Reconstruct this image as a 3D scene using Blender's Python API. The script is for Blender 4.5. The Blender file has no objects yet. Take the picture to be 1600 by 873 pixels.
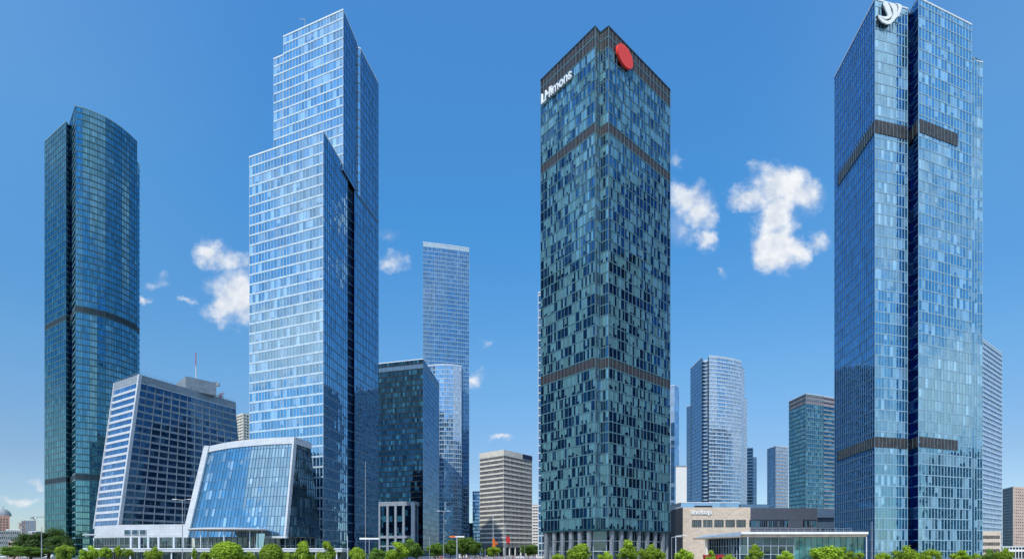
import bpy, math, random
from mathutils import Vector, noise as mnoise
R = math.radians
random.seed(11)
sc = bpy.context.scene
col = sc.collection
F = 900.0; HZ = 860.0; EYE = 4.0

def P(px, d):                      # ground point seen in direction px at depth d
    return ((px - 800.0) / F * d, d)
def DP(H, py):                     # depth of something H above the eye whose top shows at py
    return F * H / (HZ - py)
def FP(H, pts):                    # footprint from roofline pixels of a roof H above the eye
    return [P(px, DP(H, py)) for px, py in pts]

# ------------------------------------------------------------------ materials
def newmat(name):
    m = bpy.data.materials.new(name); m.use_nodes = True
    nt = m.node_tree; nt.nodes.clear()
    return m, nt, nt.nodes.new('ShaderNodeOutputMaterial')
def N(nt, t, **kw):
    n = nt.nodes.new(t)
    for k, v in kw.items():
        if k.startswith('i_'):
            key = k[2:]
            n.inputs[int(key) if key.isdigit() else key].default_value = v
        else: setattr(n, k, v)
    return n
def math_(nt, op, a, b=None, c=None, clamp=False):
    n = nt.nodes.new('ShaderNodeMath'); n.operation = op; n.use_clamp = clamp
    for i, v in enumerate((a, b, c)):
        if v is None: continue
        if isinstance(v, (int, float)): n.inputs[i].default_value = v
        else: nt.links.new(v, n.inputs[i])
    return n.outputs[0]
def mixc(nt, f, a, b, blend='MIX'):
    n = nt.nodes.new('ShaderNodeMix'); n.data_type = 'RGBA'; n.blend_type = blend
    for sock, v in ((n.inputs[0], f), (n.inputs[6], a), (n.inputs[7], b)):
        if isinstance(v, (int, float)): sock.default_value = v
        elif isinstance(v, tuple): sock.default_value = (*v[:3], 1)
        else: nt.links.new(v, sock)
    return n.outputs[2]
def smooth(nt, v, lo, hi, o0=0.0, o1=1.0):
    n = nt.nodes.new('ShaderNodeMapRange'); n.interpolation_type = 'SMOOTHSTEP'
    nt.links.new(v, n.inputs[0])
    for i, x in zip((1, 2, 3, 4), (lo, hi, o0, o1)): n.inputs[i].default_value = x
    return n.outputs[0]

def plain(name, c, rough=0.6, metal=0.0, var=0.15, scale=0.5, bump=0.0, spec=0.5):
    m, nt, out = newmat(name)
    b = N(nt, 'ShaderNodeBsdfPrincipled', i_Roughness=rough, i_Metallic=metal)
    b.inputs['Specular IOR Level'].default_value = spec
    tc = N(nt, 'ShaderNodeTexCoord')
    nz = N(nt, 'ShaderNodeTexNoise', i_Scale=scale, i_Detail=6.0); nt.links.new(tc.outputs['Object'], nz.inputs['Vector'])
    f = smooth(nt, nz.outputs[0], 0.3, 0.7)
    lo = tuple(x * (1 - var) for x in c); hi = tuple(min(1, x * (1 + var)) for x in c)
    nt.links.new(mixc(nt, f, lo, hi), b.inputs['Base Color'])
    if bump:
        bp = N(nt, 'ShaderNodeBump', i_Strength=bump); nt.links.new(nz.outputs[0], bp.inputs['Height'])
        nt.links.new(bp.outputs[0], b.inputs['Normal'])
    nt.links.new(b.outputs[0], out.inputs[0])
    return m

def panel_mat(name, c, pw=1.5, ph=0.9, joint=0.03, rough=0.55, var=0.12, jc=0.5, metal=0.0):
    """cladding: UV in metres, joints between panels, each panel slightly its own tone"""
    m, nt, out = newmat(name)
    b = N(nt, 'ShaderNodeBsdfPrincipled', i_Roughness=rough, i_Metallic=metal)
    uv = N(nt, 'ShaderNodeUVMap'); uv.uv_map = 'UVMap'
    br = N(nt, 'ShaderNodeTexBrick', offset=0.0, squash=1.0, i_Scale=1.0)
    br.inputs['Mortar Size'].default_value = joint; br.inputs['Brick Width'].default_value = pw; br.inputs['Row Height'].default_value = ph
    nt.links.new(uv.outputs[0], br.inputs['Vector'])
    br.inputs['Color1'].default_value = (*[x * (1 - var) for x in c], 1)
    br.inputs['Color2'].default_value = (*[min(1, x * (1 + var)) for x in c], 1)
    br.inputs['Mortar'].default_value = (*[x * jc for x in c], 1)
    tc = N(nt, 'ShaderNodeTexCoord')
    nz = N(nt, 'ShaderNodeTexNoise', i_Scale=0.15, i_Detail=8.0); nt.links.new(tc.outputs['Object'], nz.inputs['Vector'])
    nt.links.new(mixc(nt, 0.35, br.outputs[0], mixc(nt, nz.outputs[0], (0.35,) * 3, (1.0,) * 3), 'MULTIPLY'), b.inputs['Base Color'])
    nt.links.new(b.outputs[0], out.inputs[0])
    return m

def glass(name, tint, refl, dark, blind, prob, jit=0.012, rough=0.03, refl_var=0.25, seed=0.0, low=None, low_h=60.0, wav=0.0, tvar=.22, camp=.28):
    """curtain wall: every pane (one UV cell) has its own tilt, its own reflectance and maybe a blind drawn part of the way"""
    m, nt, out = newmat(name)
    L = nt.links
    uv = N(nt, 'ShaderNodeUVMap'); uv.uv_map = 'UVMap'
    fl = N(nt, 'ShaderNodeVectorMath', operation='FLOOR'); L.new(uv.outputs[0], fl.inputs[0])
    ad = N(nt, 'ShaderNodeVectorMath', operation='ADD'); L.new(fl.outputs[0], ad.inputs[0]); ad.inputs[1].default_value = (seed, seed * 1.7, 0)
    wn = N(nt, 'ShaderNodeTexWhiteNoise', noise_dimensions='2D'); L.new(ad.outputs[0], wn.inputs['Vector'])
    sp = N(nt, 'ShaderNodeSeparateColor'); L.new(wn.outputs['Color'], sp.inputs[0])
    r1, r2, r3 = sp.outputs
    # clusters: groups of neighbouring panes behave alike (open plan offices)
    clm = N(nt, 'ShaderNodeVectorMath', operation='MULTIPLY'); L.new(ad.outputs[0], clm.inputs[0]); clm.inputs[1].default_value = (.16, .73, 1)
    cl = N(nt, 'ShaderNodeTexNoise', i_Scale=1.0, i_Detail=2.0); L.new(clm.outputs[0], cl.inputs['Vector'])
    cmod = smooth(nt, cl.outputs[0], 0.35, 0.65, -camp, camp)
    fr = N(nt, 'ShaderNodeVectorMath', operation='FRACTION'); L.new(uv.outputs[0], fr.inputs[0])
    sx = N(nt, 'ShaderNodeSeparateXYZ'); L.new(fr.outputs[0], sx.inputs[0])
    has = math_(nt, 'LESS_THAN', math_(nt, 'SUBTRACT', r1, cmod), prob)
    part = math_(nt, 'GREATER_THAN', sx.outputs[1], math_(nt, 'SUBTRACT', math_(nt, 'MULTIPLY', r3, 1.3), 0.75))
    isb = math_(nt, 'MULTIPLY', has, part)
    inner = mixc(nt, isb, dark, blind)
    shade = math_(nt, 'MULTIPLY_ADD', math_(nt, 'POWER', r2, 1.6), 1.0, 0.55)
    inner = mixc(nt, 1.0, inner, N2c(nt, shade), 'MULTIPLY')
    dif = N(nt, 'ShaderNodeBsdfDiffuse'); L.new(inner, dif.inputs[0])
    tc = N(nt, 'ShaderNodeTexCoord')
    geo = N(nt, 'ShaderNodeNewGeometry')
    nrm = geo.outputs['Normal']
    j = N(nt, 'ShaderNodeVectorMath', operation='SUBTRACT'); L.new(wn.outputs['Color'], j.inputs[0]); j.inputs[1].default_value = (.5, .5, .5)
    js = N(nt, 'ShaderNodeVectorMath', operation='SCALE'); L.new(j.outputs[0], js.inputs[0]); js.inputs['Scale'].default_value = jit
    a2 = N(nt, 'ShaderNodeVectorMath', operation='ADD'); L.new(nrm, a2.inputs[0]); L.new(js.outputs[0], a2.inputs[1])
    nz = N(nt, 'ShaderNodeTexNoise', i_Scale=0.35, i_Detail=3.0); L.new(tc.outputs['Object'], nz.inputs['Vector'])
    j2 = N(nt, 'ShaderNodeVectorMath', operation='SUBTRACT'); L.new(nz.outputs['Color'], j2.inputs[0]); j2.inputs[1].default_value = (.5, .5, .5)
    js2 = N(nt, 'ShaderNodeVectorMath', operation='SCALE'); L.new(j2.outputs[0], js2.inputs[0]); js2.inputs['Scale'].default_value = 0.03 + wav
    a3 = N(nt, 'ShaderNodeVectorMath', operation='ADD'); L.new(a2.outputs[0], a3.inputs[0]); L.new(js2.outputs[0], a3.inputs[1])
    nn = N(nt, 'ShaderNodeVectorMath', operation='NORMALIZE'); L.new(a3.outputs[0], nn.inputs[0])
    gl = N(nt, 'ShaderNodeBsdfGlossy', i_Roughness=rough)
    tv = mixc(nt, math_(nt, 'MULTIPLY', r3, tvar), tint, tuple(x * 0.55 for x in tint))
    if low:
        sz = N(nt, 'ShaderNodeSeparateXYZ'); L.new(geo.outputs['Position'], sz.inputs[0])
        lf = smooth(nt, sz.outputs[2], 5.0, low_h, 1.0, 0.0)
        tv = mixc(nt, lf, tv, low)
    L.new(tv, gl.inputs[0]); L.new(nn.outputs[0], gl.inputs['Normal'])
    lw = N(nt, 'ShaderNodeFresnel', i_IOR=1.5)
    fac = math_(nt, 'ADD', math_(nt, 'MULTIPLY', lw.outputs[0], 0.6), math_(nt, 'MULTIPLY_ADD', r2, refl_var * refl, refl * (1 - refl_var / 2)))
    fac = math_(nt, 'SUBTRACT', fac, math_(nt, 'MULTIPLY', isb, refl * 0.3), clamp=True)
    mx = N(nt, 'ShaderNodeMixShader'); L.new(fac, mx.inputs[0]); L.new(dif.outputs[0], mx.inputs[1]); L.new(gl.outputs[0], mx.inputs[2])
    L.new(mx.outputs[0], out.inputs[0])
    return m
def N2c(nt, v):
    n = nt.nodes.new('ShaderNodeCombineColor')
    for i in range(3): nt.links.new(v, n.inputs[i])
    return n.outputs[0]

M = {}
M['g_teal'] = glass('glass_teal', (.20, .49, .68), .66, (.004, .022, .035), (.04, .14, .18), .38, seed=1, low=(.30, .60, .62), low_h=150, wav=.02, tvar=.5)
M['g_teal_dark'] = glass('glass_teal_dark', (.20, .42, .55), .5, (.010, .05, .075), (.06, .19, .24), .4, seed=2)
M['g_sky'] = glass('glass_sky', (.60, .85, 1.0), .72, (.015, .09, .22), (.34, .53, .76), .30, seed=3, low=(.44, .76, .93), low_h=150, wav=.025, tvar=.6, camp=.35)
M['g_side'] = glass('glass_side', (.36, .64, .88), .74, (.004, .03, .08), (.05, .15, .26), .2, seed=4, wav=.02, low=(.42, .62, .74), low_h=110)  # darker glass for side faces, their dimmer reflection put into the tint
M['g_slot'] = glass('glass_slot', (.24, .42, .6), .5, (.006, .035, .075), (.04, .1, .17), .3, seed=5)
M['g_green'] = glass('glass_green', (.24, .48, .68), .50, (.003, .012, .030), (.17, .38, .43), .50, jit=.04, seed=6, refl_var=.9, tvar=.7, camp=.40)
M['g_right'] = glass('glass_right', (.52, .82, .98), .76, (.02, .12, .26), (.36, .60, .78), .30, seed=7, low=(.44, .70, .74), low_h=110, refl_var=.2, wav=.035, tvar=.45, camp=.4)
M['g_right_side'] = glass('glass_right_side', (.17, .42, .70), .74, (.003, .02, .06), (.04, .12, .24), .12, seed=8, wav=.02)  # right tower glass darkened, the dim side reflection put into its tint
M['g_hotel'] = glass('glass_hotel', (.26, .44, .64), .36, (.005, .013, .028), (.05, .09, .14), .28, jit=.03, seed=9, camp=.4)
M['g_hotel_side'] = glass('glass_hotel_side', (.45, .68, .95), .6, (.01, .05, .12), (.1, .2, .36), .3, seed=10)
M['g_lobby'] = glass('glass_lobby', (.58, .86, 1.0), .78, (.03, .16, .34), (.40, .62, .82), .13, seed=11, wav=.05, tvar=.5)
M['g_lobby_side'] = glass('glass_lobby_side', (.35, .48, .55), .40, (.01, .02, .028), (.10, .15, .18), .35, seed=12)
M['g_navy'] = glass('glass_navy', (.05, .17, .28), .52, (.001, .003, .008), (.04, .16, .24), .10, seed=13, refl_var=.9, tvar=.5, camp=.4)
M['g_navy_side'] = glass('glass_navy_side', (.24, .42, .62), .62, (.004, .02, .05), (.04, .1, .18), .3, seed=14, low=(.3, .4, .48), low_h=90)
M['g_slim'] = glass('glass_slim', (.36, .50, .68), .60, (.02, .06, .13), (.11, .19, .29), .22, seed=15, tvar=.3)
M['g_far'] = glass('glass_far', (.62, .80, 1.0), .62, (.05, .16, .3), (.26, .42, .58), .22, seed=16)  # far glass kinds lightened, distance haze put into their colours
M['g_far_blue'] = glass('glass_far_blue', (.35, .58, .85), .6, (.02, .08, .2), (.08, .2, .36), .3, seed=17)
M['g_far_teal'] = glass('glass_far_teal', (.40, .72, .84), .6, (.015, .08, .11), (.12, .32, .38), .35, seed=18)
M['g_window'] = glass('glass_window', (.34, .42, .48), .28, (.015, .016, .02), (.10, .10, .10), .35, seed=19)
M['g_shop'] = glass('glass_shop', (.3, .45, .52), .3, (.008, .016, .022), (.06, .1, .11), .2, seed=20)
M['g_shop_teal'] = glass('glass_shop_teal', (.35, .65, .68), .35, (.015, .07, .08), (.06, .2, .21), .4, seed=21)
M['g_stripe'] = glass('glass_stripe', (.55, .70, .88), .55, (.08, .14, .22), (.22, .31, .44), .3, seed=22)
M['white_metal'] = plain('white_metal', (.72, .78, .84), .4, var=.06)
M['pale_metal'] = plain('pale_metal', (.42, .52, .62), .4, var=.1)
M['blue_metal'] = plain('blue_grey_metal', (.10, .20, .32), .35, var=.15)
M['teal_metal'] = plain('teal_metal', (.02, .075, .10), .35, var=.2)
M['teal_metal_light'] = plain('teal_metal_light', (.17, .29, .33), .35, var=.15)
M['dark_metal'] = plain('dark_metal', (.018, .032, .05), .35, var=.2)
M['black_metal'] = plain('black_metal', (.008, .014, .02), .4, var=.2)
M['bronze'] = panel_mat('bronze_louvre', (.030, .026, .030), 1.7, 300, .12, jc=5, var=.25)
M['bronze_dim'] = panel_mat('bronze_louvre_dim', (.040, .036, .044), 1.7, 300, .10, jc=2.8)
M['bronze_teal'] = panel_mat('teal_louvre', (.022, .045, .062), 1.2, 300, .1, jc=.5)
M['crown_lattice'] = panel_mat('crown_lattice', (.16, .13, .15), 2.2, 1.8, .35, jc=2.8)
M['fin_grey'] = plain('fin_grey', (.10, .17, .20), .4)
M['teal_mid'] = plain('teal_mid', (.07, .17, .21), .4)
M['pale_metal2'] = plain('pale_blue_metal', (.55, .64, .72), .4, var=.1)
M['teal_spandrel'] = plain('teal_spandrel', (.03, .095, .125), .35, var=.2)
M['cyan_metal'] = plain('cyan_metal', (.26, .42, .54), .4, var=.1)
M['soft_white'] = plain('soft_white_metal', (.52, .65, .77), .4, var=.1)
M['concrete'] = panel_mat('concrete_panel', (.26, .30, .34), 3.0, 1.7, .03)
M['hotel_clad'] = panel_mat('hotel_cladding', (.30, .35, .40), 2.2, 1.2, .03)
M['hotel_white'] = panel_mat('white_cladding', (.62, .66, .71), 2.4, 1.3, .025, jc=.6, var=.06)
M['beige_clad'] = plain('beige_cladding', (.72, .69, .61), .7, var=.1, scale=.3)
M['grey_spandrel'] = plain('grey_spandrel', (.42, .42, .42), .6, var=.12)
M['stone'] = panel_mat('beige_stone', (.74, .62, .50), 1.6, .8, .012, jc=.75, var=.10)
M['dark_stone'] = panel_mat('dark_stone', (.085, .10, .135), 1.6, .8, .012, jc=.7, var=.08)
M['shaded_stone'] = panel_mat('shaded_stone', (.075, .08, .10), 1.6, .8, .012, jc=.7, var=.08)  # darker stone for the side wall, its shade put into the colour
M['pink_wall'] = plain('pink_wall', (.62, .48, .41), .8, var=.1, scale=.2)
M['brick_far'] = plain('brick_far', (.34, .19, .16), .8, var=.2, scale=.3)
M['tan'] = plain('tan_soffit', (.42, .36, .28), .7)
M['white_paint'] = plain('white_paint', (.80, .80, .78), .5, var=.04)
M['grey_wall'] = plain('grey_wall', (.28, .31, .33), .7, var=.15)
M['roof'] = plain('roof_gravel', (.22, .22, .22), .9)
M['steel'] = plain('galvanised_steel', (.36, .38, .40), .45, metal=.3)
M['red'] = plain('red_sign', (.95, .055, .035), .5, var=.01)
M['sign_white'] = plain('sign_white', (.85, .87, .9), .4, var=.02)
M['sign_dark'] = plain('sign_dark', (.02, .025, .04), .5)
M['navy_sign'] = plain('navy_sign', (.02, .035, .10), .5)
M['orange'] = plain('orange_cloth', (.80, .20, .03), .7)
M['red_cloth'] = plain('red_cloth', (.6, .03, .04), .7)
M['bark'] = plain('bark', (.09, .065, .045), .9, scale=6, bump=.5)
M['crane_red'] = plain('crane_red', (.5, .09, .07), .5)
M['rubber'] = plain('rubber', (.02, .02, .02), .8)
M['hub'] = plain('wheel_rim', (.5, .5, .52), .3, metal=.8)
M['car_glass'] = plain('car_glass', (.02, .03, .04), .05)

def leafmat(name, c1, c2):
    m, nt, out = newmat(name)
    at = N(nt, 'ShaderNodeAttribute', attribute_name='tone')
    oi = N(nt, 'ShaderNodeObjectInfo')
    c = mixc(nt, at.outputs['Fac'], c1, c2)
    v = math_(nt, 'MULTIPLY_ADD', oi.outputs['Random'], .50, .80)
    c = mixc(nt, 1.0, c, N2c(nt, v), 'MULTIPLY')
    d = N(nt, 'ShaderNodeBsdfPrincipled', i_Roughness=.55); nt.links.new(c, d.inputs['Base Color'])
    t = N(nt, 'ShaderNodeBsdfTranslucent'); nt.links.new(mixc(nt, .5, c, (.25, .42, .02)), t.inputs[0])
    mx = N(nt, 'ShaderNodeMixShader', i_0=.35); nt.links.new(d.outputs[0], mx.inputs[1]); nt.links.new(t.outputs[0], mx.inputs[2])
    nt.links.new(mx.outputs[0], out.inputs[0])
    return m
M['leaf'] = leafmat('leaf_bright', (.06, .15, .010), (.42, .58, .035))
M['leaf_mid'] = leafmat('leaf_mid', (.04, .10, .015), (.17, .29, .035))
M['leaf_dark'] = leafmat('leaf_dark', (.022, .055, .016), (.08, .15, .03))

# ------------------------------------------------------------------ mesh helpers
class MB:
    def __init__(s): s.v = []; s.f = []; s.m = []; s.uv = []; s.mats = []
    def mi(s, m):
        if m not in s.mats: s.mats.append(m)
        return s.mats.index(m)
    def face(s, pts, m, uv=None):
        k = len(s.v); s.v += [tuple(p) for p in pts]; s.f.append(tuple(range(k, k + len(pts)))); s.m.append(s.mi(m))
        if uv is None:
            a = Vector(pts[0]); b = Vector(pts[1]); t = (b - a); t = t.normalized() if t.length > 1e-9 else Vector((1, 0, 0))
            nn = t.cross(Vector(pts[-1]) - a); w = nn.cross(t); w = w.normalized() if w.length > 1e-9 else Vector((0, 0, 1))
            u0 = a.dot(t)
            uv = [((Vector(p)).dot(t), (Vector(p)).dot(w)) for p in pts]
        s.uv += uv
    def hexa(s, b, t, m):           # b, t : 4 points CCW bottom / top
        s.face(b[::-1], m); s.face(t, m)
        for i in range(4):
            j = (i + 1) % 4; s.face([b[i], b[j], t[j], t[i]], m)
    def box(s, c, size, m, rz=0.0):
        cx, cy, cz = c; a, b, h = (x / 2 for x in size); co, si = math.cos(rz), math.sin(rz)
        q = [(-a, -b), (a, -b), (a, b), (-a, b)]
        q = [(cx + x * co - y * si, cy + x * si + y * co) for x, y in q]
        s.hexa([(x, y, cz - h) for x, y in q], [(x, y, cz + h) for x, y in q], m)
    def prism(s, poly, z0, z1, m, mt=None, top=None):
        tp = top or poly; n = len(poly)
        s.face([(x, y, z1) for x, y in tp], mt or m); s.face([(x, y, z0) for x, y in poly][::-1], m)
        for i in range(n):
            j = (i + 1) % n
            s.face([(*poly[i], z0), (*poly[j], z0), (*tp[j], z1), (*tp[i], z1)], m)
    def tube(s, p0, p1, r0, r1, m, n=8, cap=True):
        p0 = Vector(p0); p1 = Vector(p1); d = (p1 - p0).normalized()
        a = d.cross(Vector((0, 0, 1)) if abs(d.z) < .9 else Vector((1, 0, 0))).normalized(); b = d.cross(a)
        c0 = [p0 + (a * math.cos(2 * math.pi * i / n) + b * math.sin(2 * math.pi * i / n)) * r0 for i in range(n)]
        c1 = [p1 + (a * math.cos(2 * math.pi * i / n) + b * math.sin(2 * math.pi * i / n)) * r1 for i in range(n)]
        for i in range(n):
            j = (i + 1) % n; s.face([c0[i], c0[j], c1[j], c1[i]], m)
        if cap: s.face(c0[::-1], m); s.face(c1, m)
    def build(s, name, parent=None, smooth_=False, loc=None):
        me = bpy.data.meshes.new(name); me.from_pydata(s.v, [], s.f)
        for m in s.mats: me.materials.append(M[m] if isinstance(m, str) else m)
        me.polygons.foreach_set('material_index', s.m)
        uvl = me.uv_layers.new(name='UVMap'); uvl.data.foreach_set('uv', [c for p in s.uv for c in p])
        if smooth_: me.polygons.foreach_set('use_smooth', [True] * len(me.polygons))
        me.update()
        o = bpy.data.objects.new(name, me); col.objects.link(o)
        if parent: o.parent = parent
        if loc: o.location = loc
        return o
def tag(o, label=None, cat=None, group=None, kind=None):
    if label: o['label'] = label
    if cat: o['category'] = cat
    if group: o['group'] = group
    if kind: o['kind'] = kind
    return o
def empty(name, label, cat, loc=(0, 0, 0), group=None, rz=0):
    o = bpy.data.objects.new(name, None); col.objects.link(o); o.location = loc; o.rotation_euler = (0, 0, rz)
    o.empty_display_size = .5
    return tag(o, label, cat, group)

def off(poly, e):
    n = len(poly); res = []
    for i in range(n):
        a, b, c = Vector(poly[i - 1]), Vector(poly[i]), Vector(poly[(i + 1) % n])
        d1 = (b - a).normalized(); d2 = (c - b).normalized()
        n1 = Vector((d1.y, -d1.x)); n2 = Vector((d2.y, -d2.x)); m = n1 + n2
        k = m.dot(n1)
        m = m * (e / k) if k > .25 else n1 * e
        res.append((b.x + m.x, b.y + m.y))
    return res
def lerp(a, b, t): return [(p[0] + (q[0] - p[0]) * t, p[1] + (q[1] - p[1]) * t) for p, q in zip(a, b)]

class Mass:
    """one prism of a building. styles: one per edge (dict) : g glass, bays or bw, mull=(w,d,mat), sp=(h,mat,proud), sub"""
    def __init__(s, poly, z0, z1, styles, top=None, roof='roof'):
        s.p = poly; s.t = top or poly; s.z0 = z0; s.z1 = z1; s.roof = roof
        s.st = [styles[min(i, len(styles) - 1)] for i in range(len(poly))]
    def at(s, z): return lerp(s.p, s.t, (z - s.z0) / (s.z1 - s.z0)) if s.t is not s.p else s.p

def building(name, label, cat, masses, fh, zb, bands={}, group=None, maxm=90, crown=0, split=False):
    """bands: floor index -> (material, edge set or None) ; parts: window_band, louvre_band, spandrel, mullion, roof"""
    # origin at the middle of the footprint
    xs = [p[0] for m in masses for p in m.p]; ys = [p[1] for m in masses for p in m.p]
    ox, oy = sum(xs) / len(xs), sum(ys) / len(ys)
    root = empty(name, label, cat, (ox, oy, 0), group)
    for m in masses:
        m.p = [(x - ox, y - oy) for x, y in m.p]; m.t = [(x - ox, y - oy) for x, y in m.t] if m.t is not m.p and m.t else m.p
    ztop = max(m.z1 for m in masses)
    nf = int(math.ceil((ztop - zb) / fh - .2))
    for k in range(nf):
        gb = MB(); lb = MB(); sb = MB()
        for mi, m in enumerate(masses):
            if split and gb.f: gb.build('window_band', root); gb = MB()
            if split and sb.f: sb.build('spandrel', root); sb = MB()
            z0 = zb + k * fh; z1 = z0 + fh
            z0 = max(z0, m.z0)
            if z1 > m.z1 - fh * .3: z1 = m.z1
            if z0 >= m.z1 - .05 or z1 <= m.z0 + .3 or z1 - z0 < fh * .3: continue
            A = m.at(z0); B = m.at(z1); n = len(A)
            u = mi * 700
            for i in range(n):
                j = (i + 1) % n; st = m.st[i]
                Ln = math.hypot(A[j][0] - A[i][0], A[j][1] - A[i][1])
                nb = st.get('bays') or max(1, round(Ln / st.get('bw', 3.0)))
                bd = bands.get(k)
                if bd and bd[1] is not None and (mi, i) not in bd[1]: bd = None
                for b in range(nb):
                    t0, t1 = b / nb, (b + 1) / nb
                    q = lambda C, t: (C[i][0] + (C[j][0] - C[i][0]) * t, C[i][1] + (C[j][1] - C[i][1]) * t)
                    pts = [(*q(A, t0), z0), (*q(A, t1), z0), (*q(B, t1), z1), (*q(B, t0), z1)]
                    if bd: lb.face(pts, bd[0])
                    else: gb.face(pts, st['g'], [(u + b + .001, k + .001), (u + b + .999, k + .001), (u + b + .999, k + .999), (u + b + .001, k + .999)])
                u += nb + 13
            # spandrel ring at the floor line
            for i in range(n):
                st = m.st[i]; sp = st.get('sp')
                if not sp or (k == 0 and not st.get('sp0')): continue
                h, mat, pr = sp; j = (i + 1) % n
                C0 = m.at(z0); zz = min(z0 + h, m.z1); C1 = m.at(zz); O0 = off(C0, pr); O1 = off(C1, pr)
                a0, b0, a1, b1 = C0[i], C0[j], C1[i], C1[j]; A0, B0, A1, B1 = O0[i], O0[j], O1[i], O1[j]
                sb.face([(*A0, z0), (*B0, z0), (*B1, zz), (*A1, zz)], mat)
                sb.face([(*A1, zz), (*B1, zz), (*b1, zz), (*a1, zz)], mat)
                sb.face([(*a0, z0), (*b0, z0), (*B0, z0), (*A0, z0)], mat)
        if gb.f: gb.build('window_band', root)
        if lb.f: lb.build('louvre_band', root)
        if sb.f: sb.build('spandrel', root)
    # mullions
    ml = []
    for m in masses:
        n = len(m.p)
        for i in range(n):
            st = m.st[i]; mu = st.get('mull')
            if not mu: continue
            w, d, mat = mu[:3]; j = (i + 1) % n
            A = m.p; B = m.t
            Ln = math.hypot(A[j][0] - A[i][0], A[j][1] - A[i][1])
            nb = st.get('bays') or max(1, round(Ln / st.get('bw', 3.0)))
            step = st.get('every', 1)
            e = Vector((A[j][0] - A[i][0], A[j][1] - A[i][1])).normalized(); nn = Vector((e.y, -e.x))
            eb = Vector((B[j][0] - B[i][0], B[j][1] - B[i][1])).normalized(); nnb = Vector((eb.y, -eb.x))
            for b in range(0, nb + 1, step):
                t = b / nb
                t = min(max(t, (w * .5) / Ln), 1 - (w * .5) / Ln)
                p0 = Vector((A[i][0] + (A[j][0] - A[i][0]) * t, A[i][1] + (A[j][1] - A[i][1]) * t))
                p1 = Vector((B[i][0] + (B[j][0] - B[i][0]) * t, B[i][1] + (B[j][1] - B[i][1]) * t))
                def quad(p, e, nn, z): return [(*(p + e * s * w / 2 + nn * q), z) for s, q in ((-1, d), (1, d), (1, -.05), (-1, -.05))]
                ml.append((st.get('rank', 0), quad(p0, e, nn, m.z0 - .02), quad(p1, eb, nnb, m.z1 + .03), mat))
    ml.sort(key=lambda x: x[0])
    for r, b, t, mat in ml[:maxm]:
        mb = MB(); mb.hexa(b, t, mat); mb.build('mullion', root)
    if ml[maxm:]:
        mb = MB()
        for r, b, t, mat in ml[maxm:]: mb.hexa(b, t, mat)
        tag(mb.build('mullion', root), kind='stuff')
    for m in masses:
        mb = MB(); T = m.t; O = off(T, .18)
        mb.face([(x, y, m.z1 - .35) for x, y in off(T, -.01)], m.roof)
        cp = m.st[0].get('cap', 'white_metal')
        n = len(T); I = off(T, -.3)
        for i in range(n):
            j = (i + 1) % n
            mb.face([(*O[i], m.z1 - .5), (*O[j], m.z1 - .5), (*O[j], m.z1 + .06), (*O[i], m.z1 + .06)], cp)
            mb.face([(*O[i], m.z1 + .06), (*O[j], m.z1 + .06), (*I[j], m.z1 + .06), (*I[i], m.z1 + .06)], cp)
            mb.face([(*I[j], m.z1 - .34), (*I[i], m.z1 - .34), (*I[i], m.z1 + .06), (*I[j], m.z1 + .06)], cp)
            mb.face([(*T[i], m.z1 - .5), (*T[j], m.z1 - .5), (*O[j], m.z1 - .5), (*O[i], m.z1 - .5)], cp)
        mb.build('roof', root)
    root['_o'] = 0
    del root['_o']
    return root, (ox, oy)
def S(g, bays=None, bw=3.0, mull=None, sp=None, every=1, rank=0, cap=None, sp0=False):
    d = dict(g=g, bw=bw, mull=mull, sp=sp, every=every, rank=rank, sp0=sp0)
    if bays: d['bays'] = bays
    if cap: d['cap'] = cap
    return d
BACK = lambda g, sp=None: S(g, bw=3.0, sp=sp, rank=9)
def part(name, root, o, f):         # part built in world coordinates through a callback
    mb = MB(); f(mb)
    ox, oy = o
    mb.v = [(x - ox, y - oy, z) for x, y, z in mb.v]
    return mb.build(name, root)

# ------------------------------------------------------------------ the towers
# 1. dark teal tower, far left
H = 258; f1 = FP(H, [(70, 221), (103, 190)]) + [P(108.5, 350)] + FP(H, [(118, 165), (129, 168), (140, 172), (152, 177), (165, 183), (178, 191), (190, 199.5), (202, 209.5), (214, 221)])
p1 = f1 + [P(209, 392), P(95, 404)]
tm = (.09, .12, 'teal_metal'); ts = (.7, 'teal_spandrel', .12)
tf = S('g_teal', bw=2.4, mull=tm, sp=ts, rank=1, cap='teal_metal_light'); tfa = S('g_teal', bays=3, mull=tm, sp=ts, cap='teal_metal_light')
tl = S('g_teal', bays=12, mull=tm, sp=ts, cap='teal_metal_light')
td = S('g_teal', bays=2, mull=tm, sp=(.7, 'teal_metal_light', .12))
st1 = [tl, td, td] + [tfa] * 8 + [S('g_teal', bw=3, sp=ts, rank=5)] * 3
low1 = [P(214, 366), P(218, 369), P(214, 392), P(208, 390)]
z258 = H + 4
b1, o1 = building('office_tower', 'tall dark teal glass tower with curved roofline, leftmost of the tall towers', 'tower',
    [Mass(p1, 0, z258, st1), Mass(low1, 0, 602 * 369 / 900 + 4, [S('g_teal', bays=2, sp=ts)])], 3.74, 0,
    bands={12: ('bronze_teal', None), 38: ('bronze_teal', None)})
print('t1')

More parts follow.
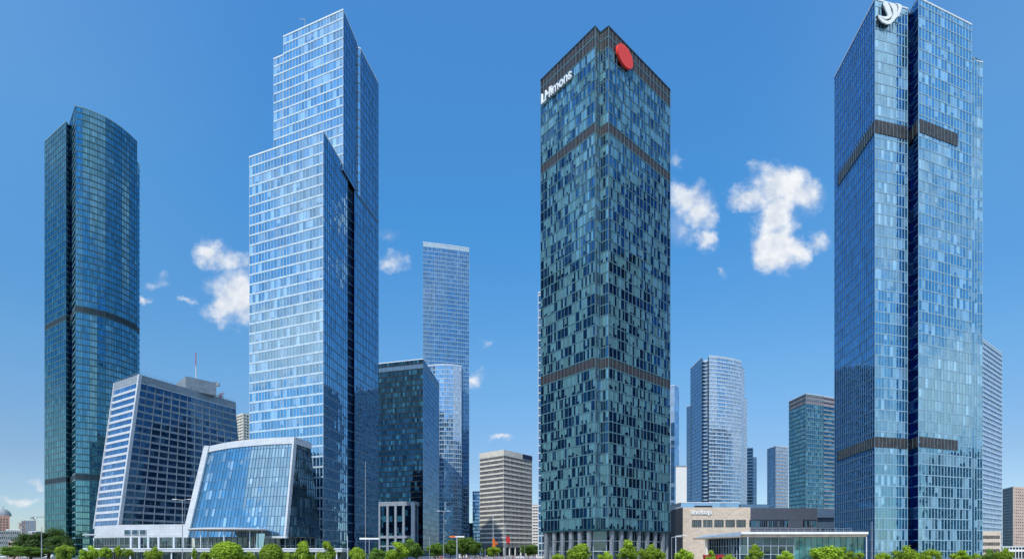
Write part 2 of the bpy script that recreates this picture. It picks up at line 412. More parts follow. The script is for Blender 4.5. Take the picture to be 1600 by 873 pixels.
# 2. stepped tower with white spandrels
HA = 218.3; k = 232.5
A_fl = P(443, k * 845 / 803); A_fl2 = P(428, 243 * 1.0153); A_c = P(536, k)
A_s1 = P(556, 246.5); A_s2 = P(559, 250); A_s3 = P(563, 250.4); A_s4 = P(591, 269)
A_b = P(585, 285); A_bl = P(452, 290); A_bl2 = P(438, 290)
HB = 156.5
B_c = P(505, 215); B_l = P(390, DP(HB, 245)); B_r = P(543, 238.5)
wm = (.14, .14, 'soft_white'); wsp = (.66, 'soft_white', .14)
fr = S('g_sky', bays=19, mull=wm, sp=wsp, rank=0, cap='white_metal')
frB = S('g_sky', bays=23, mull=wm, sp=wsp, rank=0, cap='white_metal')
bm_ = (.14, .14, 'blue_metal'); bsp = (.5, 'blue_metal', .1)
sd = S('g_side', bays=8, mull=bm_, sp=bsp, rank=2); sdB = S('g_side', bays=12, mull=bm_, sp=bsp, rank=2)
slot = S('g_slot', bays=2, sp=(.6, 'blue_metal', .08)); lit = S('g_sky', bays=1, mull=wm, sp=wsp, rank=3)
bk = BACK('g_side', bsp)
zB = HB + 4; zA = HA + 4; zA2 = 207.4 * 1.0153 + 4
zs = 154
up = [A_fl, A_c, A_s1, A_s2, A_s3, A_s4, A_b, A_bl]
masses = [
    Mass([A_fl2, P(442.7, k * 845 / 803), A_bl, A_bl2], zB - 3, zA2, [S('g_sky', bays=3, mull=wm, sp=wsp)] + [bk] * 3),
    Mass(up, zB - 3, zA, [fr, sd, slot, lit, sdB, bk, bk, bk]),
    Mass([P(430, 246), B_r, P(543.6, 243.5), P(552.6, 247.5), P(554, 245.2), A_s1, A_s4, A_b, A_bl], 0, zB - 3.02, [S('g_side', bays=2, cap='blue_metal'), slot, slot, slot, bk, S('g_side', bays=15, mull=bm_, sp=bsp, rank=1), bk, bk, bk]),
    Mass([B_l, B_c, B_r, P(436, 252)], 0, zB, [frB, sdB, bk, bk]),
]
b2, o2 = building('office_tower', 'tallest stepped tower with white floor lines and bright sky reflections', 'tower', masses, 3.9, 0.0,
    maxm=98)
# roof rail and cradle
def rail(mb, pts, z, h=1.1, m='pale_metal', step=2.5):
    for a, b in zip(pts, pts[1:]):
        a = Vector((*a, z)); b = Vector((*b, z)); n = max(1, int((b - a).length / step))
        mb.tube(a + Vector((0, 0, h)), b + Vector((0, 0, h)), .04, .04, m, 5)
        mb.tube(a + Vector((0, 0, h * .5)), b + Vector((0, 0, h * .5)), .03, .03, m, 5)
        for i in range(n + 1):
            p = a.lerp(b, i / n); mb.tube(p, p + Vector((0, 0, h)), .04, .04, m, 5)
part('roof_railing', b2, o2, lambda mb: rail(mb, [off(up, -1)[7], off(up, -1)[0], off(up, -1)[1], off(up, -1)[2]], zA))
c = P(475, 243)
def cradle(mb):
    mb.box((c[0], c[1], zA + .8), (2.2, 1.2, 1.2), 'white_metal'); mb.tube((c[0], c[1], zA + 1), (c[0] + .8, c[1] - 1, zA + 4.6), .16, .12, 'white_metal')
    mb.tube((c[0] + .8, c[1] - 1, zA + 4.6), (c[0] - .9, c[1] - 2.4, zA + 3.6), .12, .1, 'white_metal')
part('maintenance_crane', b2, o2, cradle)

# 3. green tower with the bronze crown, on columns
H = 190; p3 = FP(H, [(845, 125), (930, 41), (938, 51), (951, 41), (1047, 140)]) + [P(1038, 262), P(952, 285), P(858, 262)]
gm = (.09, .16, 'fin_grey'); gsp = (.42, 'teal_mid', .1)
lf = S('g_green', bays=30, every=2, mull=gm, sp=gsp, cap='dark_metal'); ln_ = S('g_green', bays=3, mull=gm, sp=gsp, cap='dark_metal'); rf = S('g_green', bays=34, every=2, mull=gm, sp=gsp, cap='dark_metal')
gk = S('g_green', bw=2.4, mull=None, sp=gsp, rank=5)
zt3 = H + 4; zb3 = 12.1
fh3 = (zt3 - zb3) / 47
b3, o3 = building('office_tower', 'green glass tower with bronze crown, red disc and white lettering, raised on columns', 'tower',
    [Mass(p3, zb3, zt3, [lf, ln_, ln_, rf, gk, gk, gk, gk], roof='roof')], fh3, zb3,
    bands={46: ('bronze', None), 45: ('bronze', None), 37: ('bronze_dim', None), 15: ('bronze_dim', None)})
# soffit, columns, recessed lobby
part('soffit', b3, o3, lambda mb: mb.prism(off(p3, .12), zb3 - .6, zb3 - .02, 'teal_metal'))
inn = off(p3, -4.0)
inn = [inn[0], inn[1], inn[3], inn[4], inn[5], inn[6], inn[7]]
def lobby(mb):
    n = len(inn)
    for i in range(n):
        j = (i + 1) % n; a = Vector(inn[i]); b = Vector(inn[j]); L_ = (b - a).length; nb = max(1, int(L_ / 2.6))
        for r in range(3):
            for q in range(nb):
                a1 = a.lerp(b, q / nb); b1_ = a.lerp(b, (q + 1) / nb); z0 = r * 3.9; z1 = min(z0 + 3.9, zb3 - .6)
                mb.face([(*a1, z0), (*b1_, z0), (*b1_, z1), (*a1, z1)], 'g_shop', [(q + .01, r + .01), (q + .99, r + .01), (q + .99, r + .99), (q + .01, r + .99)])
part('lobby_glass', b3, o3, lobby)
def lobbym(mb):
    n = len(inn)
    for i in range(n):
        j = (i + 1) % n; a = Vector(inn[i]); b = Vector(inn[j]); e = (b - a).normalized(); nn = Vector((e.y, -e.x)); nb = max(1, int((b - a).length / 2.6))
        for q in range(nb + 1):
            p = a.lerp(b, q / nb) + nn * .08
            mb.box((p.x, p.y, (zb3 - .6) / 2), (.14, .14, zb3 - .62), 'pale_metal', math.atan2(e.y, e.x))
        for z in (3.9, 7.8):
            p = a.lerp(b, .5) + nn * .1; mb.box((p.x, p.y, z), ((b - a).length, .18, .3), 'white_metal' if z > 5 else 'pale_metal', math.atan2(e.y, e.x))
part('lobby_frame', b3, o3, lobbym)
for (i0, i1, nc) in ((0, 1, 6), (3, 4, 7), (4, 5, 3), (7, 0, 3), (5, 6, 5), (6, 7, 5)):
    a = Vector(off(p3, -1.0)[i0]); b = Vector(off(p3, -1.0)[i1]); e = (b - a).normalized(); rz = math.atan2(e.y, e.x)
    for q in range(nc):
        p = a.lerp(b, (q + .35) / nc)
        def colm(mb):
            def sq(w, z, o=0): return [(p.x + (sx * w / 2 + o) * math.cos(rz) - sy * .5 * math.sin(rz), p.y + (sx * w / 2 + o) * math.sin(rz) + sy * .5 * math.cos(rz), z) for sx, sy in ((-1, -1), (1, -1), (1, 1), (-1, 1))]
            mb.hexa(sq(.9, 0), sq(1.6, zb3 - .62, .3), 'concrete')
        part('column', b3, o3, colm)
print('t3')
# the red disc on the right face and the lettering on the left face
def lift(p, nn, out):                # the point lying `out` in front of the face that covers face point p
    d = p - Vector((0, 0, EYE)); return Vector((0, 0, EYE)) + d * (1 + out / d.dot(nn))
def face_frame(a, b):
    a = Vector((*a, 0)); b = Vector((*b, 0)); e = (b - a).normalized(); return a, e, Vector((e.y, -e.x, 0))
def on_face(a, b, px, py):          # point of the vertical face a-b seen at (px,py)
    k_ = (px - 800) / F
    t = (k_ * a[1] - a[0]) / ((b[0] - a[0]) - k_ * (b[1] - a[1]))
    x = a[0] + (b[0] - a[0]) * t; y = a[1] + (b[1] - a[1]) * t
    return Vector((x, y, (HZ - py) / F * y + EYE))
fa, fb = p3[3], p3[4]
_, e, nn = face_frame(fa, fb)
cc = lift(on_face(fa, fb, 977.5, 88), nn, 1.25) - nn * 1.25
rx_ = (on_face(fa, fb, 989.5, 88) - on_face(fa, fb, 965.5, 88)).xy.length / 2; rz_ = 15.8 / F * cc.y
mb = MB(); o = Vector((*o3, 0))
ring = [(math.cos(t) * rx_, math.sin(t) * rz_) for t in [2 * math.pi * i / 40 for i in range(40)]]
fr0 = [cc + e * x + Vector((0, 0, z)) + nn * .35 - o for x, z in ring]; fr1 = [cc + e * x + Vector((0, 0, z)) + nn * 1.25 - o for x, z in ring]
mb.face(fr1, 'red')
for i in range(40): mb.face([fr0[i], fr0[(i + 1) % 40], fr1[(i + 1) % 40], fr1[i]], 'red')
tag(mb.build('disc_sign', b3), 'round red sign fixed across the bronze crown')

def text_mesh(txt, mat, depth=.3, shear=0, offset=0.0):
    cu = bpy.data.curves.new('t', 'FONT'); cu.body = txt; cu.extrude = depth; cu.shear = shear; cu.offset = offset; cu.resolution_u = 3
    ob = bpy.data.objects.new('t', cu); col.objects.link(ob)
    dg = bpy.context.evaluated_depsgraph_get(); me = bpy.data.meshes.new_from_object(ob.evaluated_get(dg))
    bpy.data.objects.remove(ob); me.materials.clear(); me.materials.append(M[mat])
    return me
def put_text(name, txt, a, b, px0, px1, py_base, py_base2, cap_px, root, oxy, mat='sign_white', out=.5, offset=.02, depth=.25):
    """letters on a vertical face: baseline from (px0,py_base) to (px1,py_base2)"""
    me = text_mesh(txt, mat, depth, offset=offset)
    xs = [v.co.x for v in me.vertices]; x0, x1 = min(xs), max(xs)
    _, e, nn = face_frame(a, b)
    A = lift(on_face(a, b, px0, py_base), nn, out + depth); B = lift(on_face(a, b, px1, py_base2), nn, out + depth)
    caph = cap_px / F * (A.y + B.y) / 2 / .7
    w = Vector((B.x - A.x, B.y - A.y)).length
    for v in me.vertices:
        t = (v.co.x - x0) / (x1 - x0); p = A.lerp(B, t)
        v.co = Vector((p.x, p.y, A.z + (B.z - A.z) * t)) + Vector((0, 0, v.co.y * caph)) + nn * (v.co.z - depth) - Vector((*oxy, 0))
    ob = bpy.data.objects.new(name, me); col.objects.link(ob); ob.parent = root
    return ob
put_text('lettering', 'LHimons', p3[0], p3[1], 845.3, 892, 163, 121, 16, b3, o3, offset=.012, out=.7, depth=.35)
print('sign')

# 4. blue tower on the right
H = 201.1
q1304 = P(1304, 244.6); q1368 = P(1367, 210); q1418 = P(1418, 213.7); qr = P(1420.5, 216.3); q1435 = P(1435, 209.5); q1518 = P(1518, 220.2); q1536 = P(1535, 222.5)
z4 = H + 4; z4b = 188.7 + 4
rm = (.13, .14, 'cyan_metal'); rsp = (.36, 'cyan_metal', .1)
f4a = S('g_right', bays=11, mull=rm, sp=rsp); f4b = S('g_right', bays=17, mull=rm, sp=rsp); f4c = S('g_right', bays=4, mull=rm, sp=rsp)
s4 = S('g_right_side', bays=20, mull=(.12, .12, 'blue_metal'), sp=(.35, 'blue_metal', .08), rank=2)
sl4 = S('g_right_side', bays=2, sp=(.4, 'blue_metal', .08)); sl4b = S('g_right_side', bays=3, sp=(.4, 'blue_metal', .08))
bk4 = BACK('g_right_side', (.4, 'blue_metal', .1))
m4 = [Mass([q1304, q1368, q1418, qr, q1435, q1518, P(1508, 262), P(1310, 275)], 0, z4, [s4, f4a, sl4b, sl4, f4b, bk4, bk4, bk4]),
      Mass([P(1518.1, 220.5), q1536, P(1530, 262), P(1508.2, 262)], 0, z4b, [f4c, bk4, bk4, bk4])]
# band on the second face stops short of the end: built as louvre panels proud of the glass
fh4 = 3.97
b4, o4 = building('office_tower', 'blue glass tower in two slabs with white emblem at its top, rightmost tall tower', 'tower', m4, fh4, -0.2, maxm=98)
def band4(mb, z0, z1):
    def strip(a, b, t0, t1, n):
        a_, e, nn = face_frame(a, b); b_ = Vector((*b, 0))
        for i in range(n):
            s0 = t0 + (t1 - t0) * i / n; s1 = t0 + (t1 - t0) * (i + .84) / n
            p = a_.lerp(b_, s0) + nn * .2; q = a_.lerp(b_, s1) + nn * .2; p2 = p - nn * .18; q2 = q - nn * .18
            mb.hexa([(*p.xy, z0), (*q.xy, z0), (*q2.xy, z0), (*p2.xy, z0)], [(*p.xy, z1), (*q.xy, z1), (*q2.xy, z1), (*p2.xy, z1)], 'bronze4')
            if i: p_ = a_.lerp(b_, s0 - .08 * (t1 - t0) / n) + nn * .24; mb.box((p_.x, p_.y, (z0 + z1) / 2), (.22, .1, z1 - z0 - .02), 'fin_grey', math.atan2(e.y, e.x))
    strip(q1304, q1368, .10, 1, 17); strip(q1368, q1418, 0, 1, 9); strip(qr, q1435, .05, .95, 2); strip(q1435, q1518, .02, .73, 11)
M['bronze4'] = plain('bronze_louvre_panel', (.05, .042, .045), .5, var=.3)
for zc in ((156.2, 161.0), (41.8, 45.6)):
    mb = MB(); band4(mb, *zc); mb.v = [(x - o4[0], y - o4[1], z) for x, y, z in mb.v]; mb.build('louvre_band', b4)

# emblem
S1 = [(455, 50), (500, 60), (545, 85), (585, 140), (615, 230), (642, 330), (622, 385), (585, 418), (520, 438), (460, 430), (400, 398), (345, 350), (385, 362), (440, 378), (500, 380), (552, 352), (532, 300), (497, 220), (457, 120)]
S2 = [(565, 58), (640, 75), (715, 98), (752, 145), (760, 220), (745, 290), (757, 380), (700, 450), (655, 505), (600, 548), (520, 548), (420, 502), (350, 420), (328, 322), (345, 352), (400, 412), (455, 452), (520, 478), (590, 462), (640, 402), (672, 322), (662, 240), (620, 150)]
S3 = [(705, 72), (800, 92), (850, 115), (864, 170), (842, 240), (795, 365), (765, 385), (752, 292), (785, 230), (788, 170), (765, 110)]
_, e, nn = face_frame(q1368, q1418)
for (shift, mat, nm) in ((0.0, 'sign_dark', 'emblem_shade'), (1.0, 'sign_white', 'emblem')):  # dark back layer stands in for the emblem's shaded side
    mb = MB()
    for poly in (S1, S2, S3):
        pts = [lift(on_face(q1368, q1418, 1350 + x / 14.55, y / 14.55), nn, 1.55) - Vector((*o4, 0)) for x, y in poly]
        base = [p + nn * (-1.1 + shift * .7) for p in pts]; top = [p + nn * (-.4 + shift * .4) for p in pts]
        mb.face(base, mat); mb.face(top, mat); n = len(pts)
        for i in range(n): mb.face([base[i], base[(i + 1) % n], top[(i + 1) % n], top[i]], mat)
    ob = mb.build(nm, b4)
    if shift: emb = ob
print('t4')

# 5. slanted hotel block
H5 = 77.9; z5 = H5 + 4
tl5, tc5, tr5 = P(180, 267.6), P(218, 255), P(367, 302)
bl5, bc5, br5 = (-187.9, 259.2), (-168.5, 246.6), (-142.4, 308)
top5 = [tl5, tc5, tr5, (-172, 318)]; bot5 = [bl5, bc5, br5, (-176, 330)]
hs = S('g_hotel_side', bays=8, mull=(.1, .1, 'blue_metal'), sp=(1.1, 'hotel_white', .25))
hf = S('g_hotel', bays=26, mull=(.26, .22, 'hotel_clad'), every=2, sp=(.95, 'hotel_clad', .16), cap='hotel_clad')
zb5 = 14.0
t_ = (zb5 - 8) / (z5 - 8)
base5 = lerp(bot5, top5, 0)
m5 = Mass(base5, zb5, z5 - 3.2, [hs, hf, S('g_hotel', bw=3, mull=(.3, .2, 'hotel_clad'), sp=(1.15, 'hotel_clad', .16)), S('g_hotel', bw=3, sp=(1.15, 'hotel_clad', .16))], top=lerp(bot5, top5, .955))
b5, o5 = building('hotel_block', 'slanted grey office block with dark window grid beside the dark teal tower', 'building', [m5], 3.2, zb5)
part('parapet', b5, o5, lambda mb: mb.prism(off(lerp(bot5, top5, .955), .3), z5 - 3.3, z5, 'hotel_clad', 'roof', top=off(top5, .3)))
# leaning white frame on the corner and along the left end
def frame5(mb):
    B = off(base5, .5); T = off(top5, .5)
    _, e, nn = face_frame(base5[1], base5[2])
    for (i, w) in ((1, 1.5),):
        b0 = Vector((*base5[1], zb5)); t0 = Vector((*top5[1], z5)); 
        for (s0, s1, dd) in ((-.55, .9, .55),):
            q = []
            for p in (b0, t0):
                q.append([tuple(p + e * s0 + nn * dd), tuple(p + e * s1 + nn * dd), tuple(p + e * s1 - nn * .3), tuple(p + e * s0 - nn * .3)])
            mb.hexa(q[0], q[1], 'hotel_white')
    _, e, nn = face_frame(base5[0], base5[1])
    b0 = Vector((*base5[0], zb5)); t0 = Vector((*top5[0], z5)); q = []
    for p in (b0, t0): q.append([tuple(p + e * -.4 + nn * .5), tuple(p + e * .3 + nn * .5), tuple(p + e * .3 - nn * .3), tuple(p + e * -.4 - nn * .3)])
    mb.hexa(q[0], q[1], 'hotel_white')
part('corner_frame', b5, o5, frame5)
part('roof_railing', b5, o5, lambda mb: rail(mb, [off(top5, -.4)[i] for i in (0, 1, 2)], z5, 1.3, 'steel'))
ph = [P(275, 290.8), P(290, 277), P(338, 288.5), (-160, 300)]
part('penthouse', b5, o5, lambda mb: mb.prism(ph, z5 - .3, 84 + 4, 'hotel_clad', 'roof'))
# white podium wall with three windows, colonnade of glass underneath
pw = [P(147, 256.5), P(187, 243.5), P(290, 237), P(300, 262), P(190, 280)]
podium = empty('podium_building', 'white panelled podium with three square windows under the slanted block', 'building', (*P(200, 245), 0))
op = P(200, 245)
part('wall', podium, op, lambda mb: mb.prism(pw, 9.7, 15.0, 'hotel_white', 'roof', top=[P(148, 256.5), P(187, 243.5), P(297, 237), P(300, 262), P(190, 280)]))
for i in range(3):
    px = 199.5 + 12 * i
    a, b = pw[1], pw[2]
    lo = on_face(a, b, px - 4.8, 835.2); hi = on_face(a, b, px + 4.8, 827)
    _, e, nn = face_frame(a, b)
    def win(mb):
        p = lo + nn * .12; q = Vector((hi.x, hi.y, lo.z)) + nn * .12
        mb.face([tuple(p), tuple(q), (q.x, q.y, hi.z), (p.x, p.y, hi.z)], 'g_hotel', [(i * 7 + .01, .01), (i * 7 + 3.99, .01), (i * 7 + 3.99, .99), (i * 7 + .01, .99)])
    w = part('window', podium, op, win)
    def wf(mb):
        p = lo + nn * .1; q = Vector((hi.x, hi.y, lo.z)) + nn * .1
        for a_, b_ in ((Vector((p.x, p.y, lo.z)), Vector((q.x, q.y, lo.z))), (Vector((p.x, p.y, hi.z)), Vector((q.x, q.y, hi.z))), (Vector((p.x, p.y, lo.z)), Vector((p.x, p.y, hi.z))), (Vector((q.x, q.y, lo.z)), Vector((q.x, q.y, hi.z)))):
            mb.tube(a_ + nn * .08, b_ + nn * .08, .1, .1, 'white_metal', 4)
    fo = part('frame', podium, op, wf); fo.parent = w
def glasswall(mb, pts, z0, z1, rows, bw, g):
    u = 0
    for a, b in zip(pts, pts[1:]):
        a = Vector(a); b = Vector(b); nb = max(1, round((b - a).length / bw))
        for r in range(rows):
            for q in range(nb):
                s = a.lerp(b, q / nb); t = a.lerp(b, (q + 1) / nb); y0 = z0 + (z1 - z0) * r / rows; y1 = z0 + (z1 - z0) * (r + 1) / rows
                mb.face([(*s, y0), (*t, y0), (*t, y1), (*s, y1)], g, [(u + q + .01, r + .01), (u + q + .99, r + .01), (u + q + .99, r + .99), (u + q + .01, r + .99)])
        u += nb + 5
def glassframe(mb, pts, z0, z1, rows, bw, mat, w=.14, d=.2):
    for a, b in zip(pts, pts[1:]):
        a = Vector(a); b = Vector(b); e = (b - a).normalized(); nn = Vector((e.y, -e.x)); nb = max(1, round((b - a).length / bw)); rz = math.atan2(e.y, e.x)
        for q in range(nb + 1):
            p = a.lerp(b, q / nb) + nn * (d / 2 - .02); mb.box((p.x, p.y, (z0 + z1) / 2), (w, d, z1 - z0), mat, rz)
        for r in range(rows + 1):
            p = a.lerp(b, .5) + nn * (d / 2 - .04); z = min(max(z0 + (z1 - z0) * r / rows, z0 + w / 2), z1 - w / 2); mb.box((p.x, p.y, z), ((b - a).length, d * .8, w), mat, rz)
gw = [P(148, 253), P(188, 242), P(300, 236)]
part('glass_wall', podium, op, lambda mb: glasswall(mb, gw, 0, 9.68, 3, 2.2, 'g_shop'))
part('glass_frame', podium, op, lambda mb: glassframe(mb, gw, 0, 9.68, 3, 2.2, 'steel'))
for px in (147.5, 205, 218, 232, 248, 272, 286):
    d = 240 - (px - 190) * .04 if px > 187 else 255
    part('column', podium, op, lambda mb: mb.tube((*P(px, d - 1.5), 0), (*P(px, d - 1.5), 9.7), .45, .45, 'white_metal', 12))
wing = [P(127, 240), P(148, 240), P(149, 250), P(132, 252)]
part('entrance_canopy', podium, op, lambda mb: mb.prism(wing, 10.6, 11.0, 'hotel_white', top=[P(131, 240), P(148, 240), P(149, 250), P(134, 252)]))

# 6. curved glass hall with leaning white frame
HT = 38.1; zt6 = HT + 4
ctrl = ((329, 698), (344, 694.5), (360, 691.5), (380, 689), (400, 687), (420, 685.6), (440, 684.6), (461, 684))
bz6 = 8.8
tt = [i / 14 for i in range(15)]
def crv(t):
    px = 329 + (461 - 329) * t
    for (a, ya), (b, yb) in zip(ctrl, ctrl[1:]):
        if a <= px <= b: return px, ya + (yb - ya) * (px - a) / (b - a)
    return ctrl[-1]
ys6 = [crv(t)[1] for t in tt]
ys6 = [ys6[0]] + [(ys6[i - 1] + 2 * ys6[i] + ys6[i + 1]) / 4 for i in range(1, 14)] + [ys6[-1]]
top6 = [P(crv(t)[0], DP(HT, y)) for t, y in zip(tt, ys6)]
base6 = [P(296 + (447 - 296) * t, 206 - 16 * (1 - (1 - t) ** 1.6)) for t in tt]
top6 += [P(484, 204.5), P(400, 236)]; base6 += [P(501, 205), P(330, 244)]
mb6 = (.10, .12, 'blue_metal')
l6 = S('g_lobby', bays=2, mull=mb6, sp=(.22, 'blue_metal', .08), cap='hotel_white')
ls6 = S('g_lobby_side', bays=11, mull=(.1, .1, 'dark_metal'), sp=(.3, 'dark_metal', .08)); bk6 = BACK('g_lobby_side', (.3, 'dark_metal', .08))
m6 = Mass(base6, bz6, zt6, [l6] * 14 + [ls6, bk6, bk6], top=top6)
b6, o6 = building('glass_hall', 'curved blue glass hall framed in white, in front of the stepped tower', 'building', [m6], 3.33, bz6)
def frame6(mb):
    # top band follows the curve, 2.4 m high
    zt0 = zt6 - 2.0; f0 = (zt0 - bz6) / (zt6 - bz6); A = lerp(base6, top6, f0)
    Ao = off(A, .45); To = off(top6, .45)
    for i in range(0, 15):
        mb.hexa([(*Ao[i], zt0), (*Ao[i + 1], zt0), (*A[i + 1], zt0), (*A[i], zt0)], [(*To[i], zt6 + .3), (*To[i + 1], zt6 + .3), (*top6[i + 1], zt6 + .3), (*top6[i], zt6 + .3)], 'hotel_white')
part('top_band', b6, o6, frame6)
LEGS = ((Vector((*base6[0], bz6)), Vector((*top6[0], zt6 + .3)), 2.2, 1.9, -1), (Vector((*base6[14], bz6 - .6)), Vector((*top6[14], zt6 + .3)), .62, .62, 0))
for LG in LEGS:
    def leg6(mb):
        b, t, w0, w1, e2 = LG
        e = Vector((1, -.1, 0)).normalized(); nn = Vector((-.1, -1, 0)).normalized()
        def q(p, w): return [tuple(p + e * (w * (-1 if e2 else -.6)) + nn * 1.0), tuple(p + e * (w * (0 if e2 else .4)) + nn * 1.0), tuple(p + e * (w * (0 if e2 else .4)) - nn * 1.2), tuple(p + e * (w * (-1 if e2 else -.6)) - nn * 1.2)]
        mb.hexa(q(b, w0), q(t, w1), 'hotel_white')
    part('leaning_frame', b6, o6, leg6)
def sill6(mb):
    A = [base6[i] for i in (11, 12, 13, 14)]; Ao = [off(base6, .8)[i] for i in (11, 12, 13, 14)]
    for i in range(3):
        mb.hexa([(*Ao[i], bz6 - .6), (*Ao[i + 1], bz6 - .6), (*A[i + 1], bz6 - .6), (*A[i], bz6 - .6)], [(*Ao[i], bz6 + .1), (*Ao[i + 1], bz6 + .1), (*A[i + 1], bz6 + .1), (*A[i], bz6 + .1)], 'hotel_white')
part('sill', b6, o6, sill6)
lowin = off(base6, -1.5)
lw6 = [lowin[0], lowin[4], lowin[8], lowin[12], lowin[14], lowin[15]]
part('ground_floor_glass', b6, o6, lambda mb: glasswall(mb, lw6, 0, bz6 - .1, 3, 2.4, 'g_shop'))
part('ground_floor_frame', b6, o6, lambda mb: glassframe(mb, lw6, 0, bz6 - .1, 3, 2.4, 'steel'))
part('glass_panel', b6, o6, lambda mb: mb.face([(*P(399, 186), 4.6), (*P(411, 186), 4.6), (*P(414, 186), 9.6), (*P(401, 186), 9.6)], 'g_lobby', [(3.01, 3.01), (3.99, 3.01), (3.99, 3.5), (3.01, 3.5)]))
# round entrance canopy
cx, cy = P(357, 187)
can = empty('entrance_canopy', 'round flat canopy on thin posts at the foot of the curved glass hall', 'canopy', (cx, cy, 0))
def disc(mb):
    n = 48; el = lambda r, z: [(math.cos(2 * math.pi * i / n) * 12.4 * r, math.sin(2 * math.pi * i / n) * 9 * r, z) for i in range(n)]
    a, b, c_ = el(.97, 10.55), el(1, 10.75), el(1, 11.05)
    d_ = el(.9, 11.25)
    mb.face(a[::-1], 'tan'); mb.face(d_, 'hotel_white')
    for lo, hi in ((a, b), (b, c_), (c_, d_)):
        for i in range(n): mb.face([lo[i], lo[(i + 1) % n], hi[(i + 1) % n], hi[i]], 'hotel_white')
mb = MB(); disc(mb); mb.build('roof_slab', can)
for a in range(0, 360, 45):
    mb = MB(); x, y = math.cos(R(a + 12)) * 10.4, math.sin(R(a + 12)) * 7.4
    mb.tube((x, y, 0), (x, y, 10.6), .16, .16, 'white_metal', 10); mb.build('post', can)
# long low canopy along the front
lc = empty('covered_walkway', 'long low white walkway roof on slim posts in front of podium and glass hall', 'canopy', (-88, 173, 0))
mb = MB(); mb.prism([(-38, -3.5), (38, -3.5), (38, 3.5), (-38, 3.5)], 3.75, 4.7, 'hotel_white', 'roof'); mb.build('roof_slab', lc)
mb = MB(); mb.prism([(-38.15, -3.7), (38.15, -3.7), (38.15, 3.7), (-38.15, 3.7)], 4.5, 4.82, 'white_metal', 'roof'); mb.build('roof_edge', lc)
for i in range(13):
    mb = MB(); x = -37 + i * 6.1; mb.tube((x, -2.8, 0), (x, -2.8, 3.76), .2, .2, 'white_metal', 10); mb.build('post', lc)
gl_ = [(-38, 3), (38, 3)]
mb = MB(); glasswall(mb, gl_, 0, 3.7, 1, 2.2, 'g_shop'); mb.build('glass_wall', lc)
mb = MB(); glassframe(mb, gl_, 0, 3.7, 1, 2.2, 'steel'); mb.build('glass_frame', lc)
print('t6')

# 7. navy block behind the stepped tower with white-framed base
H7 = 140; z7 = H7 + 4
p7 = [P(580, 432.5), P(661, 420), P(686, DP(H7, 598)), P(640, 500)]
sp7 = (.7, 'black_metal', .12)
b7, o7 = building('office_block', 'dark navy glass block with white pilastered base between stepped and slim towers', 'building',
    [Mass(p7, 0, z7, [S('g_navy', bays=26, mull=(.12, .12, 'black_metal'), sp=sp7), S('g_navy_side', bays=16, mull=(.12, .12, 'blue_metal'), sp=(.9, 'blue_metal', .12)), BACK('g_navy'), BACK('g_navy')])], 3.9, 0, bands={35: ('blue_metal', None)})
part('penthouse', b7, o7, lambda mb: mb.prism([P(613, 440), P(655, 430), P(662, 450), P(625, 462)], z7 - .4, z7 + 3.2, 'hotel_clad', 'roof'))
pb = [P(578, 420), P(648, 411), P(664, 436), P(600, 440)]
def base7(mb):
    mb.prism(off(pb, -.6), 0, 38, 'black_metal', 'roof')
part('base_glass', b7, o7, lambda mb: glasswall(mb, [off(pb, -.5)[i] for i in (0, 1, 2)], 0, 37.5, 9, 2.4, 'g_navy'))
part('base_core', b7, o7, base7)
def pil(mb):
    for (t0, t1) in ((0, .02), (.235, .27), (.42, .455), (.605, .64), (.79, .825)):
        pass
a7 = Vector(pb[0]); c7 = Vector(pb[1]); e7 = (c7 - a7).normalized(); n7 = Vector((e7.y, -e7.x)); rz7 = math.atan2(e7.y, e7.x)
for px in (580, 593, 606, 618.5, 631):
    q = on_face(pb[0], pb[1], px, 800); part('pilaster', b7, o7, lambda mb: mb.box((q.x, q.y, 19.2), (1.7, 1.4, 38.2), 'hotel_clad', rz7))
q = on_face(pb[0], pb[1], 645.5, 800); part('pilaster', b7, o7, lambda mb: mb.box((q.x, q.y, 19.3), (2.2, 2.2, 38.6), 'hotel_white', rz7))
mid = (a7 + c7) / 2
for zc, h in ((37.9, 3.0), (14.0, 1.8), (7.4, .9)):
    part('cross_beam', b7, o7, lambda mb: mb.box((mid.x, mid.y, zc), ((c7 - a7).length - .5, 1.2, h), 'hotel_clad', rz7))
d7 = Vector(pb[2]); e8 = (d7 - c7).normalized(); rz8 = math.atan2(e8.y, e8.x)
for t in (.25, .5, .75, 1):
    q = c7.lerp(d7, t); part('pilaster', b7, o7, lambda mb: mb.box((q.x, q.y, 19.0), (.8, 1.0, 37.8), 'hotel_clad', rz8))
q = c7.lerp(d7, .5); part('cross_beam', b7, o7, lambda mb: mb.box((q.x, q.y, 38), ((d7 - c7).length - 1, 1.1, 2.6), 'hotel_clad', rz8))

# 8. slim pale tower, far
H8 = 300; z8 = H8 + 4
p8 = [P(661, 560), P(679, 562.3), P(697, 564.8), P(715, 567.8), P(733, 571), P(728, 612), P(664, 605)]
s8 = S('g_slim', bays=6, mull=(.16, .25, 'cyan_metal'), sp=(.65, 'cyan_metal', .2))
H8b = 173.7
p8b = [P(667, 540), P(680, 537), P(694, 536), P(708, 537.5), P(721, 541), P(723, 556), P(670, 556)]
s8b = S('g_far', bays=4, mull=(.2, .25, 'pale_metal'), sp=(.8, 'pale_metal', .2), rank=1)
b8, o8 = building('office_tower', 'slender pale blue tower standing far behind the navy block', 'tower',
    [Mass(p8, 0, z8, [s8] * 4 + [BACK('g_slim')] * 3), Mass(p8b, 0, H8b + 4, [s8b] * 4 + [S('g_far_blue', bays=6, sp=(.8, 'blue_metal', .2))] + [BACK('g_slim')] * 2)], 4.1, 0, bands={73: ('pale_metal', None)}, split=True)

